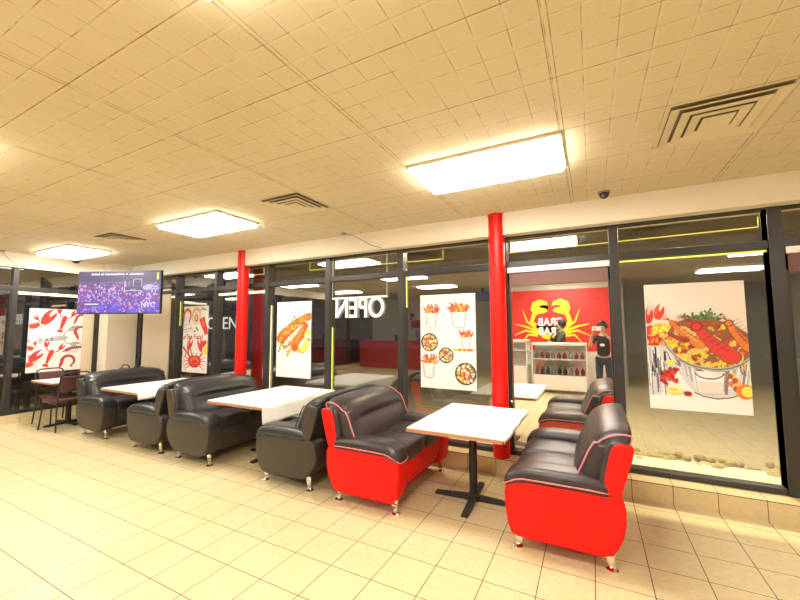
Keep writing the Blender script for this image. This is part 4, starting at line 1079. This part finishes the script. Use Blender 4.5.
    if hair_long: HJ += [(0, -.085*k, 1.42*k, .09*k, .035*k), (0, -.10*k, 1.26*k, .075*k, .03*k)]
    skinmesh('hair', HJ, chain(HJ), 'hair', t)
    bm = bmesh.new(); ball(bm, (0, -.030*k, 1.645*k), .112*k, 1.0, 1.0, 1.08, 16); obj('hair_crown', bm, 'hair', t, smooth=True)
    # fingers: five short bent chains per hand
    for s, S_ in ((-1, 'l'), (1, 'r')):
        pa = Vector(g('pa'+S_)); wr = Vector(g('wr'+S_)); d = (pa-wr).normalized(); inn = Vector((-s, 0, 0)) if grip else Vector((0, 0, -1))
        side = d.cross(inn).normalized()
        for f in range(5):
            o_ = (f-2)*.017; L = (.036, .045, .048, .044, .034)[f]
            if f == 0:
                P = [pa-d*.015+side*(-.028), pa+side*(-.045)+inn*.02+d*.01, pa+side*(-.045)+inn*.045+d*.02]
            else:
                P = [pa+side*o_, pa+side*o_+d*L+inn*.006, pa+side*o_+d*(L+.012)+inn*(.032), pa+side*o_+d*(L*.8)+inn*.050]
            FJ = [(*p, r) for p, r in zip(P, (.0105, .0095, .0085, .0075))]
            skinmesh('finger', FJ, chain(FJ), 'skin', t, sub=1)
    return t
k_ = 1.62/1.70
# photographer: stands behind the view point holding up a phone
ph = person('person in black T-shirt holding up a white phone, mirrored in the door', (.20, -.46, 0), 0, 'tee',
       {-1: ((-.27, .20, 1.20), (-.20, .385, 1.50), (-.185, .415, 1.565)), 1: ((.27, .20, 1.22), (-.0, .385, 1.50), (-.01, .415, 1.565))}, sleeve=.75, hair_long=True, height=1.62, grip=True)
bm = bmesh.new(); ball(bm, (-.02, .125, 1.17), .03, 1.6, .3, 1, 8); obj('shirt_emblem', bm, 'ink_white', ph, smooth=True)
t = thing('phone', 'white smartphone held up in both hands, mirrored in the door glass', 'phone', (.085, -.035, 1.515))
obj('case', BX(-.085, .085, -.006, .004, -.042, .042, bev=.003), 'ink_white', t)
bm = bmesh.new(); lathe(bm, [(.009, 0), (.009, .002)], n=12); xf(bm, (-.065, .005, .020), rx=-pi/2); obj('lens', bm, 'blackplastic', t)
person('person in olive jacket standing behind the display case, hand raised to face', (-.72, -2.05, 0), radians(72), 'jacket',
       {-1: ((-.24, .16, 1.14), (-.06, .24, 1.30), (-.04, .20, 1.38)), 1: ((.24, .16, 1.12), (.06, .28, 1.16), (.02, .31, 1.18))}, sleeve=1.5, hair_long=False, height=1.70)

# ------------------------------------------------------------------ camera, world, view
cam = bpy.data.cameras.new('camera'); co = bpy.data.objects.new('camera', cam); COL.objects.link(co); S.camera = co
cam.sensor_fit = 'HORIZONTAL'; cam.sensor_width = 36; cam.lens = 36*368.5365/800; cam.clip_start = .01; cam.clip_end = 100
yaw, pitch, roll = -.4785, .0772, -.0038
cy, sy, cp, sp = cos(yaw), sin(yaw), cos(pitch), sin(pitch)
F = Vector((sy*cp, cy*cp, sp)); R_ = Vector((cy, -sy, 0)); U = R_.cross(F)
r2 = R_*cos(roll)+U*sin(roll); u2 = U*cos(roll)-R_*sin(roll)
co.matrix_world = Matrix(((r2.x, u2.x, -F.x, 0), (r2.y, u2.y, -F.y, 0), (r2.z, u2.z, -F.z, 1.53), (0, 0, 0, 1)))
w = bpy.data.worlds.new('night'); S.world = w; w.use_nodes = True
w.node_tree.nodes['Background'].inputs[0].default_value = (.05, .048, .05, 1); w.node_tree.nodes['Background'].inputs[1].default_value = .25
S.view_settings.view_transform = 'Standard'; S.view_settings.look = 'None'; S.view_settings.gamma = 1; S.view_settings.exposure = 1.1
S.view_settings.use_curve_mapping = False
